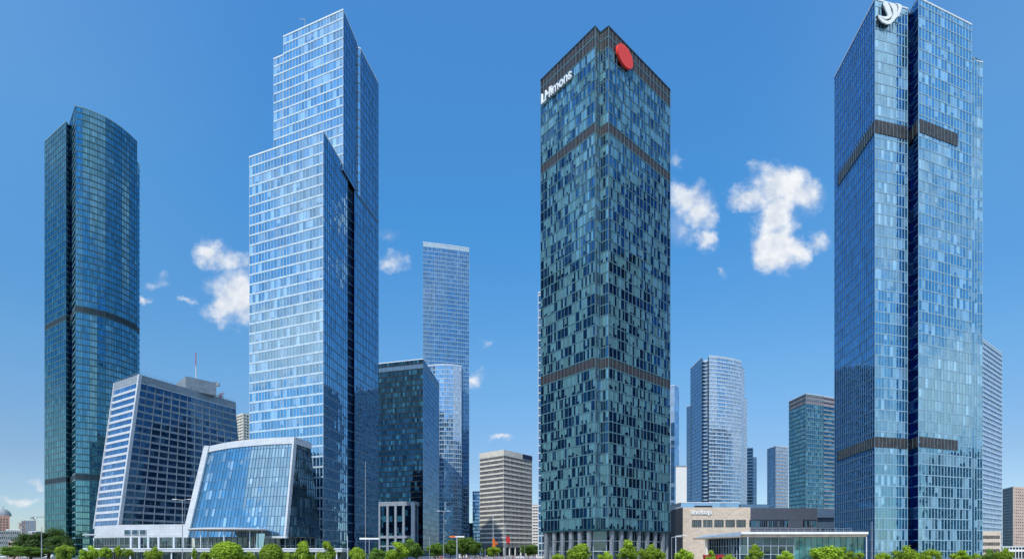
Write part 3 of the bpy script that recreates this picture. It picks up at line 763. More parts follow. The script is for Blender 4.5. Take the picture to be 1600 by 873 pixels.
# 9. beige banded block, centre
H9 = 75.5; z9 = H9 + 4
p9 = [P(750, 447), P(787, 430), P(831, 459), P(800, 490)]
bg = S('g_window', bays=22, mull=(.25, .2, 'grey_spandrel'), sp=(1.25, 'beige_clad', .3), cap='beige_clad')
b9, o9 = building('office_block', 'beige mid-rise block with grey ribbon windows in the gap between the towers', 'building',
    [Mass(p9, 6.5, z9 - 4.2, [bg, bg, S('g_window', bw=2.5, sp=(1.45, 'beige_clad', .3)), S('g_window', bw=2.5, sp=(1.45, 'beige_clad', .3))])], 3.44, 6.5)
part('parapet', b9, o9, lambda mb: mb.prism(off(p9, .35), z9 - 4.3, z9, 'beige_clad', 'roof'))
part('ground_floor_glass', b9, o9, lambda mb: glasswall(mb, [off(p9, -2)[i] for i in (0, 1, 2)], 0, 6.5, 2, 3, 'g_shop'))
for (i, j) in ((0, 1), (1, 2)):
    a = Vector(off(p9, -.4)[i]); b = Vector(off(p9, -.4)[j])
    for t in (0, .2, .4, .6, .8) + ((1,) if i == 1 else ()):
        q = a.lerp(b, t); part('column', b9, o9, lambda mb: mb.box((q.x, q.y, 3.25), (.9, .9, 6.5), 'beige_clad'))
a_, e, nn = face_frame(p9[1], p9[2])
s0 = on_face(p9[1], p9[2], 816, 716); s1 = on_face(p9[1], p9[2], 830.5, 711)
mb = MB(); mb.hexa([tuple(s0 + nn * .6), (s1.x + nn.x * .6, s1.y + nn.y * .6, s0.z), (s1.x + nn.x * .37, s1.y + nn.y * .37, s0.z), tuple(s0 + nn * .37)],
    [(s0.x + nn.x * .6, s0.y + nn.y * .6, s0.z + 3.4), (s1.x + nn.x * .6, s1.y + nn.y * .6, s0.z + 3.4), (s1.x + nn.x * .37, s1.y + nn.y * .37, s0.z + 3.4), (s0.x + nn.x * .37, s0.y + nn.y * .37, s0.z + 3.4)], 'navy_sign')
mb.v = [(x - o9[0], y - o9[1], z) for x, y, z in mb.v]; mb.build('sign_board', b9)
def roofbits(mb):
    for px in (795, 800, 804, 809):
        q = P(px, 452); mb.box((*q, z9 + .8), (1.2, 1.2, 1.6), 'steel')
part('roof_plant', b9, o9, roofbits)

# ---- simple far buildings
def far_block(name, label, cat, poly, H, styles, fh=3.6, bands={}, top=None, group=None):
    return building(name, label, cat, [Mass(poly, 0, H + 4, styles)], fh, 0, bands=bands, group=group)
far_block('office_block', 'small dark blue block far behind, just left of the beige mid-rise', 'building', [P(738.5, 600), P(750.5, 600), P(753, 625), P(741, 628)], 62, [S('g_far_blue', bays=6, mull=(.2, .2, 'blue_metal'), sp=(.9, 'blue_metal', .2)), BACK('g_far_blue')])
far_block('office_block', 'narrow dark low block beside the foot of the slim pale tower', 'building', [P(733, 640), P(740, 640), P(741, 660), P(734, 660)], 31, [S('g_slot', bays=4, mull=(.25, .2, 'dark_metal'), sp=(1.2, 'dark_metal', .2)), BACK('g_slot')])
far_block('apartment_block', 'reddish white apartment block peeking out left of the green tower', 'building', [P(832, 620), P(844, 618), P(850, 640), P(836, 645)], 50, [S('g_window', bays=5, mull=(.6, .3, 'pink_wall'), sp=(1.6, 'white_paint', .4)), BACK('g_window', (1.6, 'white_paint', .4))], fh=3.2)
far_block('glass_tower', 'very thin pale glass edge of a tower hidden behind the green tower', 'tower', [P(841, 300), P(847, 299), P(900, 310), P(900, 330), P(843, 326)], 134.5, [S('g_far', bays=1, mull=(.2, .2, 'white_metal'), sp=(.5, 'white_metal', .2)), S('g_far', bw=3, sp=(.5, 'white_metal', .2)), BACK('g_far')], fh=3.9)
far_block('glass_tower', 'pale lattice-faced tower showing just right of the green tower', 'tower', [P(1030, 508), P(1048, 502), P(1054, 500), P(1061, 507), P(1056, 530), P(1030, 530)], 144, [S('g_far', bw=2.6, mull=(.35, .3, 'white_metal'), sp=(.9, 'pale_metal', .3)), BACK('g_far')], fh=3.7)
far_block('office_block', 'dark office block hidden behind the green tower, mirrored in the blue two-slab tower', 'building', [(48, 425), (86, 418), (98, 455), (56, 465)], 128,
    [S('g_navy', bw=3, mull=(.4, .3, 'grey_wall'), sp=(1.2, 'blue_metal', .3)), BACK('g_hotel', (1.2, 'grey_wall', .3))], fh=3.7)
for lab, poly, hh, gm_ in (('dark grid-windowed office block out of view, mirrored low in the blue two-slab tower', [(430, 150), (470, 140), (476, 176), (436, 186)], 74, 'g_navy'),
        ('low stone office block out of view, mirrored at the foot of the blue two-slab tower', [(398, 196), (446, 188), (452, 222), (404, 230)], 36, 'g_window')):
    far_block('office_block', lab, 'building', poly, hh, [S(gm_, bw=3, mull=(.4, .3, 'grey_wall'), sp=(1.1, 'grey_wall', .3)), S(gm_, bw=3, mull=(.4, .3, 'grey_wall'), sp=(1.1, 'grey_wall', .3))], fh=3.7)
bw_ = empty('blank_wall_building', 'plain white windowless building between lattice tower and tall twin-step tower', 'building', (*P(1064, 480), 0))
part('wall', bw_, P(1064, 480), lambda mb: mb.prism([P(1056, 480), P(1073, 480), P(1073, 500), P(1056, 500)], 0, 74, 'white_paint', 'roof'))
part('roof_parapet', bw_, P(1064, 480), lambda mb: mb.prism(off([P(1056, 480), P(1073, 480), P(1073, 500), P(1056, 500)], .25), 74, 74.9, 'grey_wall', 'roof'))

# 10. pale tower with curved front in the middle distance
H10 = 186
p10 = [P(1079, DP(H10, 575)), P(1096, DP(H10, 558.5)), P(1099, 564), P(1106, 562), P(1108, DP(H10, 555)), P(1120, DP(H10, 556)), P(1133, DP(H10, 557.8)), P(1146, DP(H10, 560.3)), P(1158, DP(H10, 563.8)), P(1160, 600), P(1100, 610)]
g10 = S('g_far', bays=5, mull=(.15, .2, 'pale_metal'), sp=(.95, 'pale_metal2', .25)); d10 = S('g_slot', bays=2, sp=(1.2, 'pale_metal', .4))
b10, o10 = building('office_tower', 'pale tower with rounded glass front and blue left flank above the low stone building', 'tower',
    [Mass(p10, 0, H10 + 4, [S('g_far_blue', bays=14, mull=(.2, .2, 'blue_metal'), sp=(.6, 'blue_metal', .2)), d10, d10, d10] + [g10] * 4 + [BACK('g_far')] * 3),
     Mass([P(1073, 592), P(1079, 586), P(1085, 600), P(1078, 606)], 0, 152, [S('g_far_blue', bays=6, mull=(.2, .2, 'blue_metal'), sp=(.6, 'blue_metal', .2))]),
     Mass([P(1158.2, 566), P(1163, 572), P(1163, 590), P(1158.2, 598)], 0, H10 - 2, [g10, g10]),
     Mass([P(1163.2, 574), P(1167, 578), P(1167, 592), P(1163.2, 590)], 0, 156, [g10, g10])], 3.55, 0, bands={53: ('pale_metal', None)}, split=True)
far_block('office_block', 'dark slim block right behind the rounded pale tower', 'building', [P(1166, 650), P(1176, 648), P(1177, 668), P(1168, 668)], 116, [S('g_slot', bays=5, mull=(.3, .3, 'dark_metal'), sp=(1.2, 'blue_metal', .3)), BACK('g_slot')])
far_block('office_block', 'lower slim blue block with open sky to its right', 'building', [P(1175.5, 660), P(1182, 662), P(1181, 680), P(1177, 680)], 108, [S('g_far_blue', bays=3, mull=(.3, .3, 'blue_metal'), sp=(1.2, 'blue_metal', .3)), BACK('g_far_blue')])
H = 109
far_block('office_block', 'small two-tone block, navy left and beige grid right, between far towers', 'building', [P(1199, 615), P(1212, 598), P(1231, 606), P(1224, 630)], H, [S('g_far_blue', bays=7, mull=(.2, .2, 'dark_metal'), sp=(.5, 'blue_metal', .2)), S('g_far', bays=8, mull=(.5, .3, 'pale_metal'), sp=(1.1, 'grey_spandrel', .35)), BACK('g_window')])
H = 131
far_block('office_tower', 'teal tower with latticed crown left of the blue two-slab tower', 'tower', [P(1233, 504.6), P(1259, DP(H, 614)), P(1286, 487), P(1312, 496), P(1300, 530), P(1250, 530)], H,
    [S('g_far_teal', bays=14, mull=(.15, .2, 'teal_metal'), sp=(.8, 'teal_metal', .2)), S('g_far_teal', bays=9, mull=(.15, .2, 'teal_metal_light'), sp=(.7, 'teal_metal_light', .2)), S('g_far_teal', bays=6, sp=(1.2, 'grey_wall', .6)), BACK('g_far_teal')], bands={35: ('crown_lattice', None), 36: ('crown_lattice', None), 37: ('crown_lattice', None)})
H = 155
far_block('office_tower', 'white striped tower edge emerging right of the blue two-slab tower', 'tower', [P(1512, 405), P(1534, 420), P(1565, 451), P(1545, 480), P(1505, 440)], H, [S('g_stripe', bw=3, mull=None, sp=(1.1, 'soft_white', .5)), S('g_stripe', bays=14, mull=(.2, .2, 'pale_metal'), sp=(1.1, 'soft_white', .5)), BACK('g_stripe')], fh=3.55)
lb = empty('annex_building', 'low beige annex with small square windows at the foot of the striped tower', 'building', (*P(1545, 400), 0))
ol = P(1545, 400); pl_ = [P(1520, 392), P(1564, 392), P(1564, 410), P(1520, 410)]
part('wall', lb, ol, lambda mb: mb.prism(pl_, 0, 17.5, 'stone', 'roof'))
for r in range(3):
    for i in range(9):
        x = P(1536 + i * 3.1, 391.9)
        part('window', lb, ol, lambda mb: mb.box((x[0], x[1], 4.2 + r * 4.6), (1.0, .16, 2.2), 'g_window'))
far_block('apartment_block', 'tall pinkish apartment block at the far right edge', 'building', [P(1567, 615), P(1583, 590), P(1610, 600), P(1605, 640), P(1575, 640)], 66,
    [S('g_hotel', bays=9, mull=(.5, .3, 'grey_wall'), sp=(1.2, 'grey_wall', .3)), S('g_window', bays=9, mull=(1.3, .5, 'pink_wall'), sp=(1.5, 'pink_wall', .3)), BACK('g_window', (1.5, 'pink_wall', .3))], fh=3.1)
far_block('apartment_block', 'beige apartment block peeking between slanted block and stepped tower', 'building', [P(370, 650), P(380, 640), P(402, 655), P(398, 690), P(378, 690)], 153,
    [S('g_window', bays=4, mull=(.8, .4, 'beige_clad'), sp=(1.5, 'beige_clad', .5)), S('g_window', bays=5, mull=(1.0, .4, 'beige_clad'), sp=(1.5, 'beige_clad', .5)), BACK('g_window', (1.5, 'beige_clad', .5))], fh=3.3)
print('far')

# 17. low stone building
fy = 265.0; X0 = P(1067, fy)[0]; X1 = P(1172.5, fy)[0]; X2 = P(1277, fy)[0]
lo = empty('low_stone_building', 'low building, beige stone with white lettering on its left half, dark grey right', 'building', ((X0 + X2) / 2, fy, 0)); ol = ((X0 + X2) / 2, fy)
zt = 68 * fy / F + 4
def wallbox(mb, x0, x1, y0, y1, z0, z1, m): mb.prism([(x0, y0), (x1, y0), (x1, y1), (x0, y1)], z0, z1, m, 'roof')
ws = [(1081, 1096.2), (1098.5, 1113.5), (1116, 1131), (1133.5, 1148.5), (1150.5, 1165.5)]
wd = [(1171, 1183), (1185, 1199.5), (1201.5, 1216), (1218, 1232.5), (1255, 1268), (1269.5, 1276)]
wz0 = (HZ - 823.5) / F * fy + 4; wz1 = (HZ - 811.5) / F * fy + 4
part('stone_wall', lo, ol, lambda mb: (wallbox(mb, X0, X1, fy, 330, wz1, zt, 'stone'), wallbox(mb, X0, X1, fy, 330, 0, wz0, 'stone'), wallbox(mb, X0, X1, fy + .6, 329.5, wz0, wz1, 'dark_stone'),
    [wallbox(mb, P(a, fy)[0], P(b, fy)[0], fy, fy + .7, wz0, wz1, 'stone') for a, b in zip([1067] + [w[1] for w in ws], [w[0] for w in ws] + [1170.8])]))
part('dark_wall', lo, ol, lambda mb: (wallbox(mb, X1, X2, fy + .02, 330, wz1 + .1, zt - .3, 'dark_stone'), wallbox(mb, X1, X2, fy + .02, 330, 0, wz0, 'dark_stone'), wallbox(mb, X1, X2, fy + .62, 329.4, wz0, wz1 + .1, 'dark_stone'),
    [wallbox(mb, P(a, fy)[0], P(b, fy)[0], fy + .02, fy + .7, wz0, wz1, 'dark_stone') for a, b in ((1232.6, 1254.9), (1276.1, 1276.9))]))
part('side_wall', lo, ol, lambda mb: mb.face([(X0 - .06, 330, 0), (X0 - .06, fy + .05, 0), (X0 - .06, fy + .05, zt), (X0 - .06, 330, zt)], 'shaded_stone'))
for a, b in ws + wd:
    xa, xb = P(a, fy)[0], P(b, fy)[0]
    n = max(2, round((xb - xa) / .9))
    w = part('window', lo, ol, lambda mb: [mb.face([(xa + (xb - xa) * i / n, fy + .4, wz0), (xa + (xb - xa) * (i + 1) / n, fy + .4, wz0), (xa + (xb - xa) * (i + 1) / n, fy + .4, wz1), (xa + (xb - xa) * i / n, fy + .4, wz1)], 'g_window' if a < 1170 else 'g_navy', [(a + i + .01, 1.01), (a + i + .99, 1.01), (a + i + .99, 1.99), (a + i + .01, 1.99)]) for i in range(n)])
    fo = part('frame', lo, ol, lambda mb: ([mb.box((xa + (xb - xa) * i / n, fy + .36, (wz0 + wz1) / 2), (.09, .1, wz1 - wz0 - .02), 'steel') for i in range(n + 1)], mb.box(((xa + xb) / 2, fy + .34, wz0 + .08), (xb - xa, .14, .12), 'steel'), mb.box(((xa + xb) / 2, fy + .34, wz1 - .08), (xb - xa, .14, .12), 'steel')))
    fo.parent = w
ru = zt + 2.5
part('upper_storey', lo, ol, lambda mb: (glasswall(mb, [(X0 + 1, fy + 6), (P(1155, 271)[0], fy + 6)], zt - .4, ru + .2, 1, 3, 'g_far'), wallbox(mb, X0 + 1, P(1155, 271)[0], fy + 6.1, 300, zt - .4, ru, 'white_metal'), wallbox(mb, X0 + .6, P(1156, 271)[0], fy + 5.6, 300, ru, ru + .35, 'white_metal')))
part('roof_block', lo, ol, lambda mb: wallbox(mb, P(1157, 271)[0], P(1201, 271)[0], fy + 6, 298, zt - .4, ru - .6, 'blue_metal'))
part('roof_louvre', lo, ol, lambda mb: wallbox(mb, P(1087, 270)[0], P(1113, 270)[0], fy + 5, fy + 6, zt - .4, zt + 1.2, 'sign_dark'))
put_text('lettering', 'lnotop', (X0, fy), (X2, fy), 1081.3, 1112, 802.6, 802.6, 6.6, lo, ol, out=.35, offset=.035, depth=.12)
# white stepped structure between the low building and the blue tower
ws_ = empty('white_link_building', 'small cream storeyed link building squeezed beside the dark grey wall', 'building', (*P(1290, 285), 0)); ow = P(1290, 285)
xa, xb = P(1277.5, 285)[0], P(1306, 285)[0]
for z0, z1, y0, m in ((20.5, 24.6, 285, 'white_paint'), (18.3, 20.5, 286.5, 'grey_wall'), (15.2, 18.3, 285, 'beige_clad'), (0, 15.2, 286, 'grey_wall')):
    part('wall', ws_, ow, lambda mb: wallbox(mb, xa, xb, y0, 300, z0, z1 - .01, m))
for px in (1281, 1289, 1297):
    x = P(px, 285.6)[0]; part('column', ws_, ow, lambda mb: mb.box((x, 285.5, 7.6), (.7, .7, 15.1), 'white_paint'))
# 18. flat-roofed pavilion
pv = empty('pavilion', 'glass pavilion with long thin white flat roof in front of the low stone building', 'pavilion', (*P(1260, 195), 0)); opv = P(1260, 195)
xl, xr = P(1158, 190)[0], P(1357, 190)[0]
def proof(mb):
    z0, z1 = 9.35, 10.3
    mb.prism([(xl, 190), (xr, 190), (xr, 226), (xl, 226)], z1 - .75, z1, 'white_paint', 'roof')
part('roof_slab', pv, opv, proof)
part('soffit', pv, opv, lambda mb: mb.prism([(xl + .3, 190.6), (xr - .3, 190.6), (xr - .3, 226), (xl + .3, 226)], 8.6, 9.54, 'tan', top=[(xl + .1, 190.15), (xr - .1, 190.15), (xr - .1, 226), (xl + .1, 226)]))
lt = P(1086, 216)
part('roof_wing', pv, opv, lambda mb: mb.prism([lt, (xl, 190.2), (xl, 226), (lt[0] + 1, 222)], 8.5, 8.8, 'tan', 'roof', top=[lt, (xl, 190.2), (xl, 226), (lt[0] + 1, 222)]))
def wingtop(mb):
    a = (*lt, 8.82); b = (xl - .01, 190.2, 8.82); c_ = (xl - .01, 226, 8.82); a2 = (lt[0], lt[1], 8.9); b2_ = (xl - .01, 190.2, 10.25); c2 = (xl - .01, 226, 10.25)
    mb.face([a, b, b2_, a2], 'pale_metal'); mb.face([a2, b2_, c2], 'pale_metal')
part('roof_slope', pv, opv, wingtop)
gy = 193.0; g0, g1, g2 = P(1156, gy)[0], P(1240, gy)[0], P(1350, gy)[0]
part('glass_wall', pv, opv, lambda mb: glasswall(mb, [(g0, 225), (g0, gy), (g1, gy)], 0, 8.6, 3, 2.55, 'g_shop'))
part('glass_frame', pv, opv, lambda mb: glassframe(mb, [(g0, 225), (g0, gy), (g1, gy)], 0, 8.6, 3, 2.55, 'pale_metal', .16, .2))
part('glass_wall', pv, opv, lambda mb: glasswall(mb, [(g1, gy + .1), (g2, gy + .1), (g2, 225)], 0, 8.6, 2, 1.0, 'g_shop_teal'))
part('glass_frame', pv, opv, lambda mb: glassframe(mb, [(g1, gy + .1), (g2, gy + .1), (g2, 225)], 0, 8.6, 1, 2.0, 'teal_metal', .08, .1))
part('railing', pv, opv, lambda mb: rail(mb, [(xl + 3, 191), (xr - 5, 191)], 10.3, 1.1, 'pale_metal'))
for px in (1104.5,):
    q = P(px, 212); part('column', pv, opv, lambda mb: mb.tube((*q, 0), (*q, 8.5), .6, .6, 'beige_clad', 14))
q = P(1136, 205); part('column', pv, opv, lambda mb: mb.tube((*q, 0), (*q, 8.5), .25, .25, 'steel', 10))
part('entrance_wall', pv, opv, lambda mb: glasswall(mb, [P(1108, 226), P(1152, 222)], 0, 8.4, 2, 3, 'g_hotel'))
for px in (1168.5, 1354): q = P(px, 190.6); part('column', pv, opv, lambda mb: mb.tube((*q, 0), (*q, 8.6), .13, .13, 'white_metal', 10))

# far left skyline
dt = empty('domed_tower', 'reddish brick tower with a grey dome at the far left edge', 'building', (*P(5, 700), 0)); od = P(5, 700)
part('wall', dt, od, lambda mb: mb.prism([P(-14, 700), P(15, 700), P(15, 730), P(-14, 730)], 0, 47, 'brick_far', 'roof'))
for r in range(9):
    for i in range(5): part('window', dt, od, lambda mb: mb.box((P(-9 + i * 5, 699.9)[0], 699.9, 16 + r * 3.3), (1.8, .3, 1.9), 'g_window'))
def dome(mb):
    c = P(5, 712)
    for i in range(6):
        a0, a1 = i / 6 * math.pi / 2, (i + 1) / 6 * math.pi / 2
        mb.tube((*c, 47 + 9 * math.sin(a0)), (*c, 47 + 9 * math.sin(a1)), 8 * math.cos(a0), 8 * math.cos(a1) + .01, 'grey_wall', 16)
    mb.tube((*c, 55.5), (*c, 60), .5, .2, 'steel')
part('dome', dt, od, dome)
def crane(label, px, d, h, jib, ang, mat, jz=0.0, w_=1.2):
    r = empty('tower_crane', label, 'crane', (*P(px, d), 0))
    def lattice(mb, a, b, w):
        a = Vector(a); b = Vector(b); dd = (b - a).normalized(); s = dd.cross(Vector((0, 0, 1)) if abs(dd.z) < .9 else Vector((1, 0, 0))).normalized(); t = dd.cross(s)
        n = max(2, int((b - a).length / (w * 1.6)))
        cs = [(s * i + t * j) * w / 2 for i, j in ((-1, -1), (1, -1), (1, 1), (-1, 1))]
        for c_ in cs: mb.tube(a + c_, b + c_, w * .13, w * .13, mat, 4)
        for k_ in range(n):
            p = a.lerp(b, k_ / n); q = a.lerp(b, (k_ + 1) / n)
            for i in range(4): mb.tube(p + cs[i], q + cs[(i + 1) % 4], w * .07, w * .07, mat, 4, False)
    mb = MB(); lattice(mb, (0, 0, 0), (0, 0, h), w_); mb.build('mast', r)
    ca, sa = math.cos(ang), math.sin(ang)
    mb = MB(); lattice(mb, (-ca * jib * .3, -sa * jib * .3, h), (ca * jib, sa * jib, h + jz), w_ * .75); mb.box((-ca * jib * .28, -sa * jib * .28, h - 1.4), (2.5, 1.5, 2), 'grey_wall', ang); mb.build('jib', r)
    mb = MB(); mb.box((ca * 1.4, sa * 1.4, h - 1), (1.6, 1.6, 2), 'white_paint', ang); mb.build('cab', r)
    return r
uc = far_block('unfinished_building', 'unfinished grey building under cranes left of the dark teal tower', 'building', [P(34, 640), P(38, 638), P(56, 642), P(55, 665), P(38, 665)], 34, [S('g_far_blue', bays=2, mull=(.5, .3, 'brick_far'), sp=(.9, 'grey_wall', .3)), S('g_far_blue', bays=6, mull=(.5, .3, 'brick_far'), sp=(.9, 'grey_wall', .3)), BACK('g_window')])
crane('small tower crane with jib pointing right over the unfinished building', 54, 660, 43, 10, 0.2, 'steel')
crane('small reddish tower crane rising left of the unfinished building', 31, 670, 36, 6, 2.6, 'crane_red')
am = empty('radio_mast', 'thin red and white antenna mast rising behind the slanted block', 'mast', (*P(306, 400), 0))
for i in range(14):
    z0 = 10 + i * 9.4; mb = MB(); mb.tube((0, 0, z0), (0, 0, z0 + 9.4), .42 - i * .012, .42 - (i + 1) * .012, 'crane_red' if i % 2 else 'white_paint', 6)
    for q in range(5): mb.tube((-.5, 0, z0 + q * 1.9), (.5, 0, z0 + q * 1.9 + .9), .05, .05, 'crane_red', 4)
    mb.build('mast_section', am)
crane('short dark crane jib showing over the penthouse of the slanted block', 331, 380, 115, 12, 3.3, 'steel', -3)
crane('thin red crane at the right end of the slanted block roof', 344, 385, 108, 3, 1.3, 'crane_red', 2)
far_block('low_block', 'low white flat building in front of the domed brick tower', 'building', [P(10, 560), P(31, 560), P(31, 580), P(10, 580)], 21, [S('g_window', bays=9, mull=(.6, .3, 'white_paint'), sp=(1.6, 'white_paint', .3)), BACK('g_window', (1.6, 'white_paint', .3))])
far_block('low_block', 'grey low block with long windows beside the big dark trees', 'building', [P(-20, 420), P(32, 420), P(32, 445), P(-20, 445)], 14.5, [S('g_shop', bays=18, mull=(.4, .3, 'grey_wall'), sp=(1.7, 'grey_wall', .3), cap='grey_wall'), BACK('g_shop', (1.7, 'grey_wall', .3))])
far_block('low_block', 'low white rounded building behind the trees near the dark teal tower', 'building', [P(45, 570), P(50, 562), P(57, 560), P(64, 564), P(67, 575), P(55, 590)], 19, [S('g_window', bays=3, mull=(.5, .3, 'white_paint'), sp=(2.0, 'white_paint', .3)), BACK('g_window')])
far_block('low_block', 'low pinkish building half hidden by trees at the left', 'building', [P(14, 330), P(32, 330), P(32, 345), P(14, 345)], 5.5, [S('g_window', bays=7, mull=(.8, .3, 'pink_wall'), sp=(1.7, 'pink_wall', .3)), BACK('g_window')])
far_block('low_block', 'low white flat building at the far right corner', 'building', [P(1567, 330), P(1625, 330), P(1625, 350), P(1567, 350)], 2.6, [S('g_shop', bays=12, mull=(.3, .3, 'white_paint'), sp=(1.2, 'white_paint', .4)), BACK('g_shop')])

# ------------------------------------------------------------------ trees
def crown_mesh(name, rx, rz, n, shape, leaf, mat, seed):
    rnd = random.Random(seed); v = []; f = []; tone = []
    blobs = []
    nb = 26 if shape == 'ball' else 22
    for i in range(nb):
        while True:
            p = Vector((rnd.uniform(-1, 1), rnd.uniform(-1, 1), rnd.uniform(-1, 1)))
            if p.length <= 1: break
        if shape == 'cone':
            h = (p.z + 1) / 2; s = (1 - h) ** .75 * .95 + .08
            p = Vector((p.x * s, p.y * s, p.z))
            r = .20 + .22 * (1 - h)
        elif shape == 'ball': p = p.normalized() * (.5 + .3 * rnd.random()); r = .36
        else: p = p * .78; r = rnd.uniform(.2, .38)
        blobs.append((p, r))
    for i in range(n):
        p, r = rnd.choice(blobs)
        d = Vector((rnd.gauss(0, 1), rnd.gauss(0, 1), rnd.gauss(0, 1))).normalized()
        q = p + d * r * (rnd.random() ** .35) * (1.45 if rnd.random() < .14 else 1)
        if shape == 'ball':
            q = d * (.86 + .16 * mnoise.noise(d * 5.5) + .06 * rnd.random()) * (rnd.random() ** .12)
        if shape == 'ball' and q.length > 1.0: q = q.normalized() * rnd.uniform(.9, 1.03)
        c = Vector((q.x * rx, q.y * rx, q.z * rz))
        nr = (d + Vector((rnd.gauss(0, .5), rnd.gauss(0, .5), rnd.gauss(0.2, .5)))).normalized()
        a = nr.cross(Vector((rnd.gauss(0, 1), rnd.gauss(0, 1), rnd.gauss(0, 1)))).normalized(); b = nr.cross(a)
        s = leaf * rnd.uniform(.6, 1.25)
        k_ = len(v)
        v += [c - a * s, c - b * s * .5 + nr * s * .1, c + a * s, c + b * s * .5 + nr * s * .1]; f.append((k_, k_ + 1, k_ + 2, k_ + 3))
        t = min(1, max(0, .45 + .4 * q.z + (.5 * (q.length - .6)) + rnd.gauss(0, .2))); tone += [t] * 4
    me = bpy.data.meshes.new(name); me.from_pydata([tuple(x) for x in v], [], f); me.materials.append(M[mat])
    at = me.attributes.new('tone', 'FLOAT', 'POINT'); at.data.foreach_set('value', tone)
    return me
def trunk_mesh(name, h, hc, rx, seed, r0=.16):
    rnd = random.Random(seed); mb = MB()
    pts = [Vector((0, 0, 0)), Vector((rnd.uniform(-.1, .1), rnd.uniform(-.1, .1), h * .5)), Vector((rnd.uniform(-.15, .15), rnd.uniform(-.15, .15), h)), Vector((0, 0, h + hc * .6))]
    rr = [r0 * 1.3, r0, r0 * .75, r0 * .25]
    for i in range(3): mb.tube(pts[i], pts[i + 1], rr[i], rr[i + 1], 'bark', 8, False)
    for i in range(7):
        a = rnd.uniform(0, 6.28); z = h + rnd.uniform(-.1, hc * .35); e = Vector((math.cos(a) * rx * .7, math.sin(a) * rx * .7, z + hc * rnd.uniform(.15, .4)))
        s = Vector((pts[2].x * .8, pts[2].y * .8, z)); m_ = s.lerp(e, .5) + Vector((0, 0, -.1 * rx))
        mb.tube(s, m_, r0 * .45, r0 * .3, 'bark', 5, False); mb.tube(m_, e, r0 * .3, r0 * .1, 'bark', 5, False)
    o = mb.build(name); me = o.data; bpy.data.objects.remove(o); return me
# unit trees: crown radius 1 x half-height 1, scaled per tree
PROTO = {}
for shape, mat, n, seeds in (('ball', 'leaf', 14000, (1,)), ('cone', 'leaf', 7000, (3, 4, 5)), ('loose', 'leaf', 6500, (6, 7)), ('loosem', 'leaf_mid', 6000, (8, 9, 10)), ('dark', 'leaf_dark', 12000, (12, 13))):
    PROTO[shape] = [(crown_mesh('crown', 1, 1, n, {'ball': 'ball', 'cone': 'cone'}.get(shape, 'loose'), {'ball': .058, 'cone': .085, 'dark': .055}.get(shape, .085), mat, s), s) for s in seeds]
TR = {s: trunk_mesh('trunk', .55, .45, .3, s, .02) for s in range(1, 6)}
cnt = 0
def tree(name, label, px, top, wpx, d, shape, hpx=None, group=None):
    global cnt; cnt += 1
    rx = wpx / 2 / F * d * 1.2; ztop = (HZ - top + (1.5 if d < 140 else 0)) / F * d + 4
    ch = (hpx / F * d if hpx else rx * 2.1 if shape != 'cone' else rx * 2.6); ch = min(ch, ztop * .85)
    r = empty(name, label, 'tree', (*P(px, d), 0), group)
    me, s = PROTO[shape][cnt % len(PROTO[shape])]
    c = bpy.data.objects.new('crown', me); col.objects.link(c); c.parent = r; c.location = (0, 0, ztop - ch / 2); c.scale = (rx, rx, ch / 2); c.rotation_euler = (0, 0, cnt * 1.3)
    t = bpy.data.objects.new('trunk', TR[1 + cnt % 5]); col.objects.link(t); t.parent = r; t.scale = (max(rx, 2) * 2.4, max(rx, 2) * 2.4, ztop); t.rotation_euler = (0, 0, cnt)
